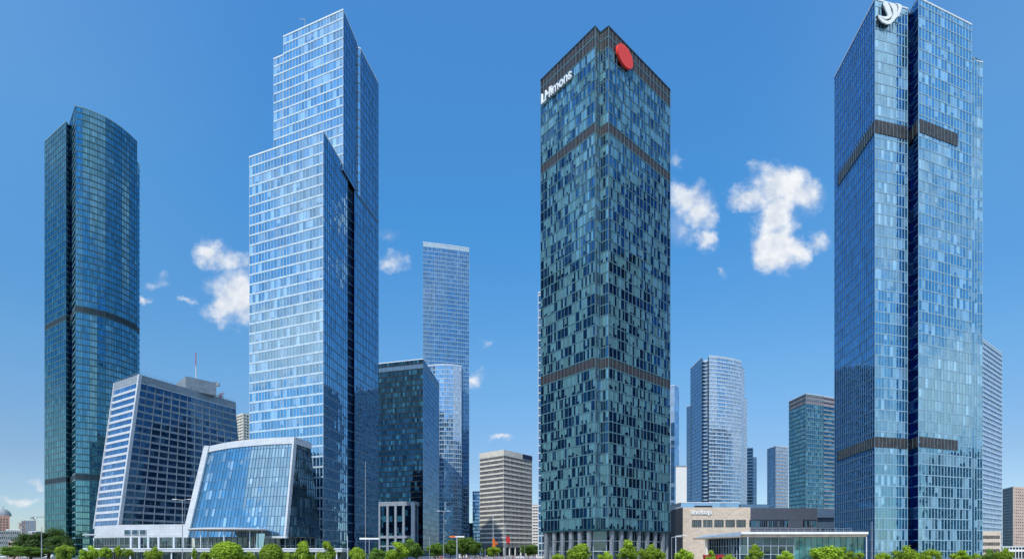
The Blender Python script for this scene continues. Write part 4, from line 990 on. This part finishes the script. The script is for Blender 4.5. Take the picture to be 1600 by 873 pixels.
TREES = [
 ('round_tree', 'large clipped ball-shaped tree in front of the curved glass hall', 355, 845, 43, 120, 'ball'),
 ('young_tree', 'bushy green street tree just right of the big clipped ball tree', 424, 849, 32, 121, 'ball'),
 ('young_tree', 'bushy green street tree below the right corner of the curved glass hall', 475, 848, 34, 120, 'cone'),
 ('young_tree', 'pointed green street tree below the front corner of the stepped tower', 510, 846, 27, 122, 'cone'),
 ('young_tree', 'small pointed street tree below the dark slot of the stepped tower', 557, 853, 26, 121, 'cone'),
 ('young_tree', 'bright street tree in front of the big dark trees, beside the dark teal tower', 102, 849.5, 24, 125, 'loose'),
 ('young_tree', 'bright street tree under the foot of the dark teal tower', 139, 853, 22, 126, 'loose'),
 ('young_tree', 'small street tree below the left end of the white podium', 165, 854, 17, 126, 'loose'),
 ('young_tree', 'thin street tree below the first podium window', 187, 853.5, 14, 126, 'loose'),
 ('young_tree', 'tiny thin street tree below the second podium window', 201, 857, 12, 126, 'loose'),
 ('young_tree', 'roundish street tree below the third podium window', 239, 855, 24, 126, 'loose'),
 ('young_tree', 'slender sapling left of the big clipped ball tree', 304, 857.5, 9, 124, 'cone'),
 ('leafy_tree', 'bright pointed tree in front of the white pilastered base', 620, 846, 34, 180, 'cone'),
 ('leafy_tree', 'loose green tree directly right of the bright pointed tree at the pilastered base', 637, 840, 32, 230, 'loosem'),
 ('leafy_tree', 'green tree in front of the single white corner pillar', 650, 848, 22, 235, 'loosem'),
 ('leafy_tree', 'round mid green tree left of the tall lamp post near the crowd', 681, 845, 26, 260, 'loosem'),
 ('leafy_tree', 'dark green tree behind the orange-topped gantry sign', 703, 842, 30, 280, 'loosem'),
 ('leafy_tree', 'tall mid green tree right of the orange-topped gantry sign', 724, 834, 28, 290, 'loosem'),
 ('leafy_tree', 'dark green tree at the left foot of the beige mid-rise', 742, 841, 26, 330, 'loosem'),
 ('leafy_tree', 'yellow green sapling under the orange banner', 772, 852, 20, 300, 'loose'),
 ('leafy_tree', 'bushy tree at the right foot of the beige mid-rise', 829, 848, 28, 350, 'loosem'),
 ('leafy_tree', 'tall dim tree beside the leftmost columns of the green tower', 848, 834, 16, 320, 'loosem'),
 ('young_tree', 'broad pointed tree before the left columns of the green tower', 907, 847, 40, 120, 'cone'),
 ('young_tree', 'pointed tree before the notched corner columns of the green tower', 980, 846, 36, 121, 'cone'),
 ('young_tree', 'looser tree before the right columns of the green tower', 1014, 851, 30, 122, 'loose'),
 ('young_tree', 'tiny sapling at the rightmost column of the green tower', 1034, 861, 15, 122, 'loose'),
 ('young_tree', 'low loose tree before the dark side wall of the low stone building', 1070, 858, 30, 124, 'loose'),
 ('young_tree', 'small sapling in front of the beige pavilion column', 1111, 860, 14, 124, 'cone'),
 ('young_tree', 'low bush-like tree before the pavilion entrance', 1139, 866, 20, 124, 'loose'),
 ('young_tree', 'pointed tree in front of the mullioned pavilion glass', 1180, 853, 26, 122, 'cone'),
 ('young_tree', 'small tree where the pavilion glass turns teal', 1226, 861, 22, 122, 'loose'),
 ('young_tree', 'wide bright tree in front of the teal pavilion glass', 1291, 851, 44, 122, 'loose'),
 ('young_tree', 'tree right behind the wide bright tree at the teal pavilion glass', 1318, 855, 30, 128, 'loose'),
 ('young_tree', 'thin sapling at the right end of the pavilion roof', 1343, 862, 12, 124, 'loose'),
 ('young_tree', 'tree below the left slab of the blue two-slab tower', 1412, 853, 27, 120, 'loose'),
 ('young_tree', 'tree below the right slab of the blue two-slab tower', 1456, 856, 26, 120, 'loose'),
 ('young_tree', 'tree below the lower right shoulder of the blue two-slab tower', 1508, 860, 32, 120, 'loose'),
 ('young_tree', 'brownish green tree below the beige annex', 1547, 857, 22, 130, 'loosem'),
 ('young_tree', 'bright tree at the right edge below the beige annex', 1568, 857, 22, 128, 'loose'),
 ('young_tree', 'small rounded tree between the big clipped ball tree and the double street lamp', 322, 861, 16, 128, 'loose'),
 ('young_tree', 'small bush-like tree right under the round entrance canopy, right of the clipped ball', 388, 862, 18, 128, 'loose'),
 ('young_tree', 'low tree between the bushy trees under the glass hall corner', 449, 862, 18, 128, 'loose'),
 ('young_tree', 'dim blue-green tree under the white sign arm', 590, 853, 26, 150, 'loosem'),
 ('young_tree', 'low tree left of the broad pointed tree at the green tower', 872, 864, 18, 126, 'loose'),
 ('young_tree', 'low bright tree between the two pointed trees at the green tower', 945, 862, 20, 128, 'loose'),
 ('young_tree', 'low tree right of the pavilion, at the grey pole', 1380, 862, 20, 128, 'loose'),
 ('young_tree', 'low tree between the two slab-foot trees of the blue tower', 1436, 864, 16, 128, 'loose'),
 ('big_tree', 'biggest dark tree at the left foot of the dark teal tower', 75, 824, 62, 300, 'dark'),
 ('big_tree', 'dark tree overlapping the left side of the biggest dark tree', 47, 833, 48, 296, 'dark'),
 ('big_tree', 'dark tree overlapping the right side of the biggest dark tree', 96, 836, 36, 292, 'dark'),
 ('big_tree', 'lower lighter tree at the left end of the dark tree clump', 20, 850, 34, 270, 'loosem'),
 ('big_tree', 'lower bright bush-like tree before the dark tree clump', 50, 852, 44, 262, 'loosem'),
]
for t in TREES: tree(*t)
print('trees')

# ------------------------------------------------------------------ street furniture
def lamp(label, px, top, d, kind, w=0.16, mat='steel'):
    w *= .78
    z = (HZ - top) / F * d + 4
    r = empty('street_lamp' if kind in ('double', 'single') else 'pole', label, 'street lamp' if kind in ('double', 'single') else 'pole', (*P(px, d), 0))
    mb = MB(); mb.tube((0, 0, 0), (0, 0, .6), w * 1.5, w * 1.5, mat, 10); mb.tube((0, 0, .6), (0, 0, z), w, w * .6, mat, 10); mb.build('pole_shaft', r)
    for s in ((-1, 1) if kind == 'double' else (1,) if kind == 'single' else ()):
        mb = MB(); mb.tube((0, 0, z - .15), (s * 1.5, 0, z + .1), .07, .05, mat, 6); a = mb.build('arm', r)
        mb = MB(); mb.box((s * 2.0, 0, z + .08), (1.2, .4, .16), 'white_paint'); mb.build('lamp_head', r)
    if kind == 'plain':
        mb = MB(); mb.tube((0, 0, z), (0, 0, z + .25), w * .8, w * .2, mat, 8); mb.build('cap', r)
    return r
lamp('tall plain pale mast in front of the big dark trees', 65, 823, 150, 'plain', .17)
lamp('double-armed street lamp between podium and curved glass hall', 285, 780, 150, 'double', .17)
lamp('thin white pole below the dark slot of the stepped tower', 543, 838, 130, 'plain', .1, 'white_metal')
lamp('tall thin lamp post in front of the stepped tower right flank', 571, 722, 150, 'plain', .12)
lamp('tall double lamp post among trees right of the pilastered base', 693, 798, 220, 'double', .17)
lamp('slim post near the cross pillar of the pilastered base', 671, 840, 200, 'plain', .12)
lamp('tall white flagpole before the left half of the beige mid-rise', 770.5, 803, 320, 'plain', .2, 'white_metal')
lamp('tall white flagpole before the middle of the beige mid-rise', 789, 818, 320, 'plain', .2, 'white_metal')
lamp('white post between beige mid-rise and green tower', 841.5, 829, 250, 'single', .2, 'white_metal')
lamp('white pole right of the green tower columns', 1056, 836, 140, 'single', .13, 'white_metal')
lamp('thin pole nearest to the green tower right columns', 1049.5, 838, 150, 'single', .1)
lamp('grey pole at the left corner of the blue two-slab tower', 1362.5, 816, 140, 'plain', .14)
lamp('small grey pole at the right foot of the beige mid-rise', 820, 846, 300, 'single', .12)
def signboard(label, px, d, z, w, mat1, mat2, pole):
    r = empty('gantry_sign', label, 'sign', (*P(px, d), 0))
    mb = MB(); mb.tube((0, 0, 0), (0, 0, z), pole, pole * .8, 'steel', 10); mb.build('post', r)
    mb = MB(); mb.box((-w * .3, 0, z), (w * .4, .3, .45), mat1); mb.box((w * .2, 0, z), (w * .6, .28, .4), mat2); mb.build('board', r)
    return r
signboard('gantry sign with orange left end beside the crowd', 714, 170, 8.2, 4.4, 'orange', 'white_paint', .22)
signboard('white horizontal sign arm on a post before the stepped tower', 577, 150, 7.2, 5.0, 'white_paint', 'white_paint', .1)
def banner(name, label, px, d, z0, z1, w, mat):
    r = empty(name, label, 'banner', (*P(px, d), 0)); mb = MB(); n = 8
    for i in range(n):
        for j in range(6):
            g = lambda a, b: (w * a / 6 * (1 - .25 * abs(2 * b / n - 1)), math.sin(a * 1.3 + b * .6) * .18, z0 + (z1 - z0) * b / n - a * .12)
            mb.face([g(j, i), g(j + 1, i), g(j + 1, i + 1), g(j, i + 1)], mat)
    mb.build('cloth', r)
    mb = MB(); mb.tube((-.05, 0, 0), (-.05, 0, z1 + .3), .06, .05, 'steel', 8); mb.build('pole_shaft', r)
banner('hanging_banner', 'orange vertical banner below the left flagpole', 769.5, 310, 5.2, 11, 1.6, 'orange')
banner('flag', 'red flag on a pole before the beige mid-rise', 791, 310, 8.6, 12.2, 2.2, 'red_cloth')
banner('flag', 'small orange flag just right of the orange banner', 774, 312, 8.0, 9.2, 1.4, 'orange')

# long low hedge / planter along the front street
# kiosks (red booths)
for px, w, lab in ((1106, 12, 'larger red kiosk beside the beige pavilion column'), (1124, 10, 'smaller red kiosk under the pavilion wing')):
    r = empty('kiosk', lab, 'kiosk', (*P(px, 190), 0)); ww = w / F * 190
    mb = MB(); mb.box((0, 0, 1.25), (ww, 2, 2.5), 'red_cloth'); mb.build('body', r)
    mb = MB(); mb.box((0, 0, 2.62), (ww + .4, 2.4, .22), 'red_cloth'); mb.build('roof', r)
    mb = MB(); mb.box((0, -1.02, 1.5), (ww * .6, .06, .9), 'car_glass'); mb.build('window', r)

# cars
def car_body(mat, van=False):
    prof = ([(-2.2, .35), (2.2, .35), (2.25, .75), (2.15, .95), (1.25, 1.05), (.55, 1.48), (-1.2, 1.5), (-1.95, 1.08), (-2.25, .95)] if not van else
            [(-2.4, .35), (2.5, .35), (2.55, .9), (2.3, 1.15), (1.75, 1.9), (1.5, 2.05), (-2.3, 2.1), (-2.45, 1.9)])
    v = MB(); n = len(prof)
    def pt(i, s): x, z = prof[i]; w = .9 - (.14 if z > 1.2 else 0); return (x, s * w, z)
    v.face([pt(i, -1) for i in range(n)], mat); v.face([pt(i, 1) for i in range(n)][::-1], mat)
    for i in range(n):
        j = (i + 1) % n; v.face([pt(i, 1), pt(j, 1), pt(j, -1), pt(i, -1)][::-1], mat)
    g = MB(); y = .80 if not van else .79
    zs_ = (1.1, 1.42) if not van else (1.25, 1.85)
    for s in (-1, 1):
        for a, b in (((-1.5, -.35), (-.25, .75)) if not van else ((.3, 1.5), (-1.9, .1))):
            pts = [(a, s * (y + .09), zs_[0]), (b, s * (y + .09), zs_[0]), (b - .15, s * (y + .02), zs_[1]), (a + .15, s * (y + .02), zs_[1])]
            g.face(pts if s < 0 else pts[::-1], 'car_glass')
    return v, g
CARP = {}
def car(label, px, d, color, van=False, rz=0.0, group=None):
    key = (color, van)
    mname = 'paint_%s' % color
    if mname not in M:
        M[mname] = plain(mname, {'white': (.78, .78, .78), 'silver': (.4, .42, .45), 'red': (.45, .03, .02), 'black': (.02, .02, .025), 'blue': (.05, .1, .3)}[color], .25, var=.03)
    r = empty('parked_van' if van else 'parked_car', label, 'van' if van else 'car', (*P(px, d), 0), group, rz)
    if key not in CARP:
        v, g = car_body(mname, van); a = v.build('body'); b = g.build('window'); CARP[key] = (a.data, b.data); bpy.data.objects.remove(a); bpy.data.objects.remove(b)
        w = MB(); w.tube((0, -.11, 0), (0, .11, 0), .33, .33, 'rubber', 16); w.tube((0, -.12, 0), (0, .12, 0), .2, .2, 'hub', 12); wo = w.build('wheel'); CARP['wheel'] = wo.data; bpy.data.objects.remove(wo)
    for nm, me in zip(('body', 'window'), CARP[key]):
        o = bpy.data.objects.new(nm, me); col.objects.link(o); o.parent = r
    for x in (-1.4, 1.4):
        for s in (-1, 1):
            o = bpy.data.objects.new('wheel', CARP['wheel']); col.objects.link(o); o.parent = r; o.location = (x, s * .82, .33)
CARS = [(6, 330, 'white', True, 'white van at the far left edge of the street'), (24, 332, 'silver', False, 'silver car behind the white van at the far left'),
        (41, 330, 'white', False, 'white car in the middle of the far left row'), (58, 331, 'black', False, 'black car left of the tall plain mast'),
        (76, 330, 'white', True, 'white van right of the tall plain mast'),
        (812, 300, 'white', False, 'white car below the right foot of the beige mid-rise'), (829, 302, 'silver', False, 'silver car between beige mid-rise and green tower'),
        (845, 300, 'white', True, 'white van beside the left columns of the green tower'), (872, 290, 'red', False, 'red car seen past the green tower columns'),
        (688, 305, 'red', False, 'red car behind the crowd near the tall double lamp'), (655, 306, 'white', False, 'white car left of the crowd below the pilastered base')]
CARS += [(672, 310, 'silver', False, 'silver car between white and red cars behind the crowd'), (704, 312, 'blue', False, 'blue car right of the red car behind the crowd'),
         (724, 314, 'white', True, 'white van in front of the trees left of the beige mid-rise'), (752, 340, 'black', False, 'black car at the left foot of the beige mid-rise'),
         (797, 345, 'silver', False, 'silver car before the columns of the beige mid-rise'), (93, 331, 'blue', False, 'blue car at the right end of the far left row')]
for px, d, c_, van, lab in CARS: car(lab, px, d, c_, van, rz=random.uniform(-.06, .06))

# people
def person_mesh(seed, shirt, trousers, hair, skin, stride):
    vs = {'pel': (0, 0, .95), 'ch': (0, 0, 1.25), 'nk': (0, 0, 1.48), 'hd': (.02, 0, 1.6), 'tp': (.02, 0, 1.72)}
    V = [(0, 0, .95), (0, 0, 1.2), (0, 0, 1.42), (.01, 0, 1.52), (.03, 0, 1.64), (.03, 0, 1.72)]
    Rr = [.15, .14, .13, .055, .1, .07]; E = [(0, 1), (1, 2), (2, 3), (3, 4), (4, 5)]
    for s in (-1, 1):
        k_ = len(V); st = s * stride
        V += [(.0, s * .1, .88), (st * .4 + .03, s * .1, .5), (st * .8 - (.08 if st < 0 else 0), s * .1, .09), (st * .8 + .14, s * .1, .04)]; Rr += [.095, .065, .045, .04]
        E += [(0, k_), (k_, k_ + 1), (k_ + 1, k_ + 2), (k_ + 2, k_ + 3)]
        k_ = len(V)
        V += [(0, s * .19, 1.4), (-st * .3, s * .23, 1.14), (-st * .55 + .06, s * .23, .9), (-st * .6 + .1, s * .22, .8)]; Rr += [.06, .045, .035, .035]
        E += [(2, k_), (k_, k_ + 1), (k_ + 1, k_ + 2), (k_ + 2, k_ + 3)]
    me = bpy.data.meshes.new('p'); me.from_pydata(V, E, []); ob = bpy.data.objects.new('p', me); col.objects.link(ob)
    sk = ob.modifiers.new('s', 'SKIN'); ss = ob.modifiers.new('ss', 'SUBSURF'); ss.levels = 1
    for i, r in enumerate(Rr): me.skin_vertices[0].data[i].radius = (r, r)
    me.skin_vertices[0].data[0].use_root = True
    dg = bpy.context.evaluated_depsgraph_get(); out = bpy.data.meshes.new_from_object(ob.evaluated_get(dg)); bpy.data.objects.remove(ob)
    out.materials.clear()
    for m in (shirt, trousers, hair, skin): out.materials.append(m)
    for p in out.polygons:
        c_ = p.center
        p.material_index = 2 if (c_.z > 1.66 or (c_.z > 1.54 and c_.x < 0)) else 3 if c_.z > 1.48 else 3 if (abs(c_.y) > .17 and c_.z < 1.12 and c_.z > .7) else 0 if c_.z > .95 else 1
        p.use_smooth = True
    out.name = 'person'
    return out
C = lambda n, c: plain(n, c, .8, var=.05)
skin = C('skin', (.5, .32, .23)); hairm = C('hair', (.02, .015, .012))
VAR = [('white shirt and dark trousers', (.7, .7, .7), (.03, .03, .05)), ('red top and black trousers', (.5, .04, .05), (.02, .02, .02)), ('blue shirt and jeans', (.06, .14, .4), (.06, .09, .18)), ('black top and grey trousers', (.02, .02, .02), (.2, .2, .2)), ('pale pink top and light trousers', (.6, .35, .36), (.5, .48, .42))]
PM = [person_mesh(i, C('shirt_%d' % i, a), C('trousers_%d' % i, b), hairm, skin, .3 if i % 2 else .16) for i, (t, a, b) in enumerate(VAR)]
rnd = random.Random(5)
spots = [(rnd.uniform(655, 750), rnd.uniform(283, 300)) for _ in range(34)] + [(rnd.uniform(742, 842), rnd.uniform(285, 345)) for _ in range(26)]
spots += [(803, 286), (801, 287.5), (812, 289)]
for i, (px, d) in enumerate(spots):
    k_ = i % len(VAR)
    o = bpy.data.objects.new('person', PM[k_]); col.objects.link(o); o.location = (*P(px, d), 0); o.rotation_euler = (0, 0, rnd.uniform(0, 6.28)); o.scale = (1, 1, rnd.uniform(.94, 1.05))
    tag(o, 'person in %s standing on the plaza' % VAR[k_][0], 'person', 'people in %s on the plaza' % VAR[k_][0])

# plaza barriers: a long low railing in front of the crowd
for i, px0 in enumerate((655, 700, 745)):
    r = empty('metal_fence', 'low metal fence section on the plaza, %s of the row below the crowd' % ('leftmost', 'middle', 'rightmost')[i], 'fence', (*P(px0, 281), 0))
    mb = MB(); rail(mb, [(0, 0), (13.4, 0)], 0, 1.1, 'steel', 1.2); mb.build('railing', r)

# ------------------------------------------------------------------ ground
def pavemat():
    m, nt, out = newmat('paving')
    tc = N(nt, 'ShaderNodeTexCoord'); b = N(nt, 'ShaderNodeBsdfPrincipled', i_Roughness=.8)
    br = N(nt, 'ShaderNodeTexBrick', i_Scale=1.0); br.inputs['Brick Width'].default_value = 1.2; br.inputs['Row Height'].default_value = .6; br.inputs['Mortar Size'].default_value = .02
    br.inputs['Color1'].default_value = (.33, .31, .29, 1); br.inputs['Color2'].default_value = (.40, .38, .36, 1); br.inputs['Mortar'].default_value = (.2, .19, .18, 1)
    nt.links.new(tc.outputs['Object'], br.inputs['Vector']); nz = N(nt, 'ShaderNodeTexNoise', i_Scale=.05, i_Detail=8.0); nt.links.new(tc.outputs['Object'], nz.inputs['Vector'])
    nt.links.new(mixc(nt, .5, br.outputs[0], mixc(nt, nz.outputs[0], (.4,) * 3, (1.0,) * 3), 'MULTIPLY'), b.inputs['Base Color']); nt.links.new(b.outputs[0], out.inputs[0])
    return m
M['paving'] = pavemat(); M['asphalt'] = plain('asphalt', (.055, .055, .058), .85, scale=.3, var=.25); M['line'] = plain('road_paint', (.7, .7, .68), .7)
M['earth'] = plain('distant_ground', (.12, .15, .10), .9, scale=.01, var=.4); M['kerb'] = plain('kerb_stone', (.36, .35, .33), .8)
mb = MB(); mb.face([(-6000, -6000, -.012), (6000, -6000, -.012), (6000, 9000, -.012), (-6000, 9000, -.012)], 'earth'); tag(mb.build('ground'), kind='structure')
mb = MB(); mb.face([(-420, 90, -.004), (520, 90, -.004), (520, 520, -.004), (-420, 520, -.004)], 'paving'); tag(mb.build('plaza'), kind='structure')
mb = MB(); mb.face([(-900, 60, 0), (900, 60, 0), (900, 88, 0), (-900, 88, 0)], 'asphalt'); tag(mb.build('road'), kind='structure')
mb = MB(); mb.face([(-600, 326, .004), (-150, 326, .004), (-150, 338, .004), (-600, 338, .004)], 'asphalt'); tag(mb.build('side_road'), kind='structure')
mb = MB()
for x in range(-300, 300, 9): mb.face([(x, 73.9, .006), (x + 4, 73.9, .006), (x + 4, 74.1, .006), (x, 74.1, .006)], 'line')
tag(mb.build('road_marking'), kind='structure')
mb = MB(); mb.box((0, 89, .06), (1800, .3, .13), 'kerb'); tag(mb.build('kerb'), kind='structure')
# far wooded ground beyond the plaza: one mass nobody could count
def stuff_trees():
    rnd = random.Random(3); v = []; f = []; tone = []
    for i in range(26000):
        x = rnd.uniform(-900, 900); y = 900 + rnd.uniform(0, 60)
        top = 9 + 6 * mnoise.noise(Vector((x * .02, 0, 0))) + 3 * mnoise.noise(Vector((x * .1, 5, 0)))
        z = rnd.uniform(0, max(3, top)); c = Vector((x, y, z)); s = rnd.uniform(.8, 1.8)
        a = Vector((rnd.gauss(0, 1), rnd.gauss(0, 1), rnd.gauss(0, 1))).normalized(); b = a.cross(Vector((rnd.gauss(0, 1), rnd.gauss(0, 1), 1))).normalized()
        k_ = len(v); v += [c - a * s, c - b * s, c + a * s, c + b * s]; f.append((k_, k_ + 1, k_ + 2, k_ + 3)); tone += [rnd.random()] * 4
    me = bpy.data.meshes.new('far_woodland'); me.from_pydata([tuple(q) for q in v], [], f); me.materials.append(M['leaf_mid'])
    at = me.attributes.new('tone', 'FLOAT', 'POINT'); at.data.foreach_set('value', tone)
    o = bpy.data.objects.new('far_woodland', me); col.objects.link(o); tag(o, 'dark green belt of distant trees along the horizon', 'woodland', kind='stuff')
stuff_trees()

# ------------------------------------------------------------------ world, sun
SUN_EL = R(50); sd_ = Vector((-.32, -.95)).normalized()
w = bpy.data.worlds.new('World'); sc.world = w; w.use_nodes = True; nt = w.node_tree; nt.nodes.clear()
out = nt.nodes.new('ShaderNodeOutputWorld'); bg_ = nt.nodes.new('ShaderNodeBackground')
sky = nt.nodes.new('ShaderNodeTexSky'); sky.sky_type = 'NISHITA'; sky.sun_disc = False; sky.sun_elevation = SUN_EL
sky.sun_rotation = math.atan2(sd_.x, sd_.y); sky.air_density = 1.0; sky.dust_density = .4; sky.ozone_density = 2.5; sky.altitude = 50
SKY_STR = .115
tc = N(nt, 'ShaderNodeTexCoord'); sep = N(nt, 'ShaderNodeSeparateXYZ'); nt.links.new(tc.outputs['Generated'], sep.inputs[0])
X, Y, Z = sep.outputs
ys = math_(nt, 'MAXIMUM', Y, .02)
uu = math_(nt, 'DIVIDE', X, ys); vv = math_(nt, 'DIVIDE', Z, ys)
cmb = N(nt, 'ShaderNodeCombineXYZ'); nt.links.new(uu, cmb.inputs[0]); nt.links.new(vv, cmb.inputs[1])
# warp
nw = N(nt, 'ShaderNodeTexNoise', i_Scale=13.0, i_Detail=6.0, i_Roughness=.62); nt.links.new(cmb.outputs[0], nw.inputs['Vector'])
wsub = N(nt, 'ShaderNodeVectorMath', operation='SUBTRACT'); nt.links.new(nw.outputs['Color'], wsub.inputs[0]); wsub.inputs[1].default_value = (.5, .5, .5)
wsc = N(nt, 'ShaderNodeVectorMath', operation='MULTIPLY'); nt.links.new(wsub.outputs[0], wsc.inputs[0]); wsc.inputs[1].default_value = (.095, .09, 0)
wad = N(nt, 'ShaderNodeVectorMath', operation='ADD'); nt.links.new(cmb.outputs[0], wad.inputs[0]); nt.links.new(wsc.outputs[0], wad.inputs[1])
CL = [(330, 396, 42, 24, 1), (352, 408, 42, 20, .8), (370, 452, 62, 44, 1.2), (340, 482, 34, 26, 1), (372, 480, 50, 44, 1.2), (390, 410, 30, 20, .6),
      (1075, 303, 38, 40, 1.1), (1098, 330, 30, 46, 1.1), (1066, 355, 34, 50, .45), (1098, 388, 24, 24, 1.0),
      (1225, 290, 58, 42, 1.3), (1258, 305, 40, 36, 1.1), (1172, 312, 46, 26, 1.05), (1213, 335, 42, 52, 1.3), (1212, 385, 42, 42, 1.3), (1240, 395, 40, 24, 1), (1278, 380, 30, 24, .75), (1205, 408, 34, 26, 1), (1185, 268, 16, 12, .6),
      (237, 464, 12, 10, .75), (291, 473, 15, 9, .75), (250, 438, 18, 14, .4), (615, 413, 34, 22, .72), (610, 370, 26, 14, .33), (743, 588, 24, 16, .85), (763, 537, 20, 9, .45), (783, 688, 24, 11, .95),
      (1125, 430, 16, 14, .55), (1054, 250, 14, 10, .45), (28, 774, 48, 11, .8), (60, 752, 18, 9, .7), (120, 815, 40, 6, .4)]
acc = None
for (px, py, rx, ry, wt) in CL:
    mp = N(nt, 'ShaderNodeMapping'); u0 = (px - 800) / F; v0 = (HZ - py) / F; sx_ = F / rx; sy_ = F / ry
    mp.inputs['Scale'].default_value = (sx_, sy_, 0); mp.inputs['Location'].default_value = (-u0 * sx_, -v0 * sy_, 0)
    nt.links.new(wad.outputs[0], mp.inputs[0])
    g = N(nt, 'ShaderNodeTexGradient', gradient_type='SPHERICAL'); nt.links.new(mp.outputs[0], g.inputs[0])
    s = math_(nt, 'MULTIPLY', g.outputs['Fac'], wt * 1.15)
    acc = s if acc is None else math_(nt, 'MAXIMUM', math_(nt, 'ADD', math_(nt, 'MULTIPLY', acc, 1.0), math_(nt, 'MULTIPLY', s, .35)), s)
nf = N(nt, 'ShaderNodeTexNoise', i_Scale=30.0, i_Detail=8.0, i_Roughness=.55); nt.links.new(cmb.outputs[0], nf.inputs['Vector'])
dens = math_(nt, 'ADD', acc, math_(nt, 'MULTIPLY', math_(nt, 'SUBTRACT', nf.outputs[0], .5), 1.25))
dens = math_(nt, 'MULTIPLY', dens, math_(nt, 'GREATER_THAN', acc, .004))
fc = math_(nt, 'MAXIMUM', smooth(nt, dens, .04, 1.15), math_(nt, 'MULTIPLY', math_(nt, 'MULTIPLY', smooth(nt, acc, .0, .55), smooth(nt, nw.outputs[0], .35, .7)), .30))
fc = math_(nt, 'MULTIPLY', fc, math_(nt, 'GREATER_THAN', Y, .05))
# clouds outside the picture, seen only mirrored in the glass
n3 = N(nt, 'ShaderNodeTexNoise', i_Scale=2.2, i_Detail=7.0, i_Roughness=.5)
mp3 = N(nt, 'ShaderNodeMapping'); mp3.inputs['Scale'].default_value = (1, 1, 2.2); mp3.inputs['Location'].default_value = (3.1, 1.7, .4)
nt.links.new(tc.outputs['Generated'], mp3.inputs[0]); nt.links.new(mp3.outputs[0], n3.inputs['Vector'])
c3 = math_(nt, 'MULTIPLY', smooth(nt, n3.outputs[0], .47, .64), .9)
side = smooth(nt, math_(nt, 'SUBTRACT', math_(nt, 'ABSOLUTE', X), Y), .0, .12)
c3 = math_(nt, 'MULTIPLY', math_(nt, 'MULTIPLY', c3, side), smooth(nt, Z, .02, .12))
fall = math_(nt, 'MAXIMUM', fc, c3)
rp = N(nt, 'ShaderNodeValToRGB'); nt.links.new(Z, rp.inputs[0]); el = rp.color_ramp.elements
for i, (pz, c_) in enumerate(((0, (.66, .50, .46)), (.136, (.625, .480, .42)), (.28, (.62, .65, .565)), (.49, (.475, .80, .78)), (.69, (.65, .95, .945)), (1, (.65, .95, .945)))):
    if i > 1: el.new(pz)
    elif i == 1: el[1].position = pz
for i, (pz, c_) in enumerate(((0, (.66, .50, .46)), (.136, (.625, .480, .42)), (.28, (.62, .65, .565)), (.49, (.475, .80, .78)), (.69, (.65, .95, .945)), (1, (.65, .95, .945)))):
    el[i].position = pz; el[i].color = (*c_, 1)
tint = mixc(nt, 1.0, sky.outputs[0], (1.24, 1.86, 2.44), 'MULTIPLY'); tint = mixc(nt, 1.0, tint, rp.outputs[0], 'MULTIPLY')
edge = math_(nt, 'MULTIPLY', smooth(nt, math_(nt, 'ABSOLUTE', X), .25, .62), smooth(nt, Z, .33, .56))
tint = mixc(nt, edge, tint, mixc(nt, 1.0, tint, (1.75, 1.18, 1.03), 'MULTIPLY'))
hz_ = smooth(nt, Z, -.02, .42, 1.0, 0.0)
shade = smooth(nt, nf.outputs[0], .3, .75)
cloudc = mixc(nt, shade, (5.6, 6.2, 7.2), (8.2, 8.4, 8.6))
fin = mixc(nt, fall, tint, cloudc)
nt.links.new(fin, bg_.inputs[0]); bg_.inputs[1].default_value = SKY_STR; nt.links.new(bg_.outputs[0], out.inputs[0])
ld = bpy.data.lights.new('sun', 'SUN'); ld.energy = 3.6; ld.angle = R(.5); ld.color = (1, .95, .87)
so = bpy.data.objects.new('sun', ld); col.objects.link(so)
sv = Vector((sd_.x * math.cos(SUN_EL), sd_.y * math.cos(SUN_EL), math.sin(SUN_EL))); so.rotation_euler = sv.to_track_quat('Z', 'Y').to_euler(); so.location = (0, -50, 200)

# ------------------------------------------------------------------ camera
cd = bpy.data.cameras.new('camera'); cam = bpy.data.objects.new('camera', cd); col.objects.link(cam); sc.camera = cam
cam.location = (0, 0, EYE); cam.rotation_euler = (R(90), 0, 0)
cd.sensor_width = 36; cd.lens = 36 * F / 1600; cd.shift_y = (HZ - 436.5) / 1600; cd.clip_end = 20000; cd.clip_start = .5
sc.view_settings.view_transform = 'Standard'; sc.view_settings.look = 'None'; sc.view_settings.exposure = 0
sc.cycles.max_bounces = 6; sc.cycles.glossy_bounces = 4; sc.cycles.diffuse_bounces = 2; sc.cycles.sample_clamp_indirect = 6; sc.cycles.blur_glossy = .3
print('objects', len(bpy.data.objects))
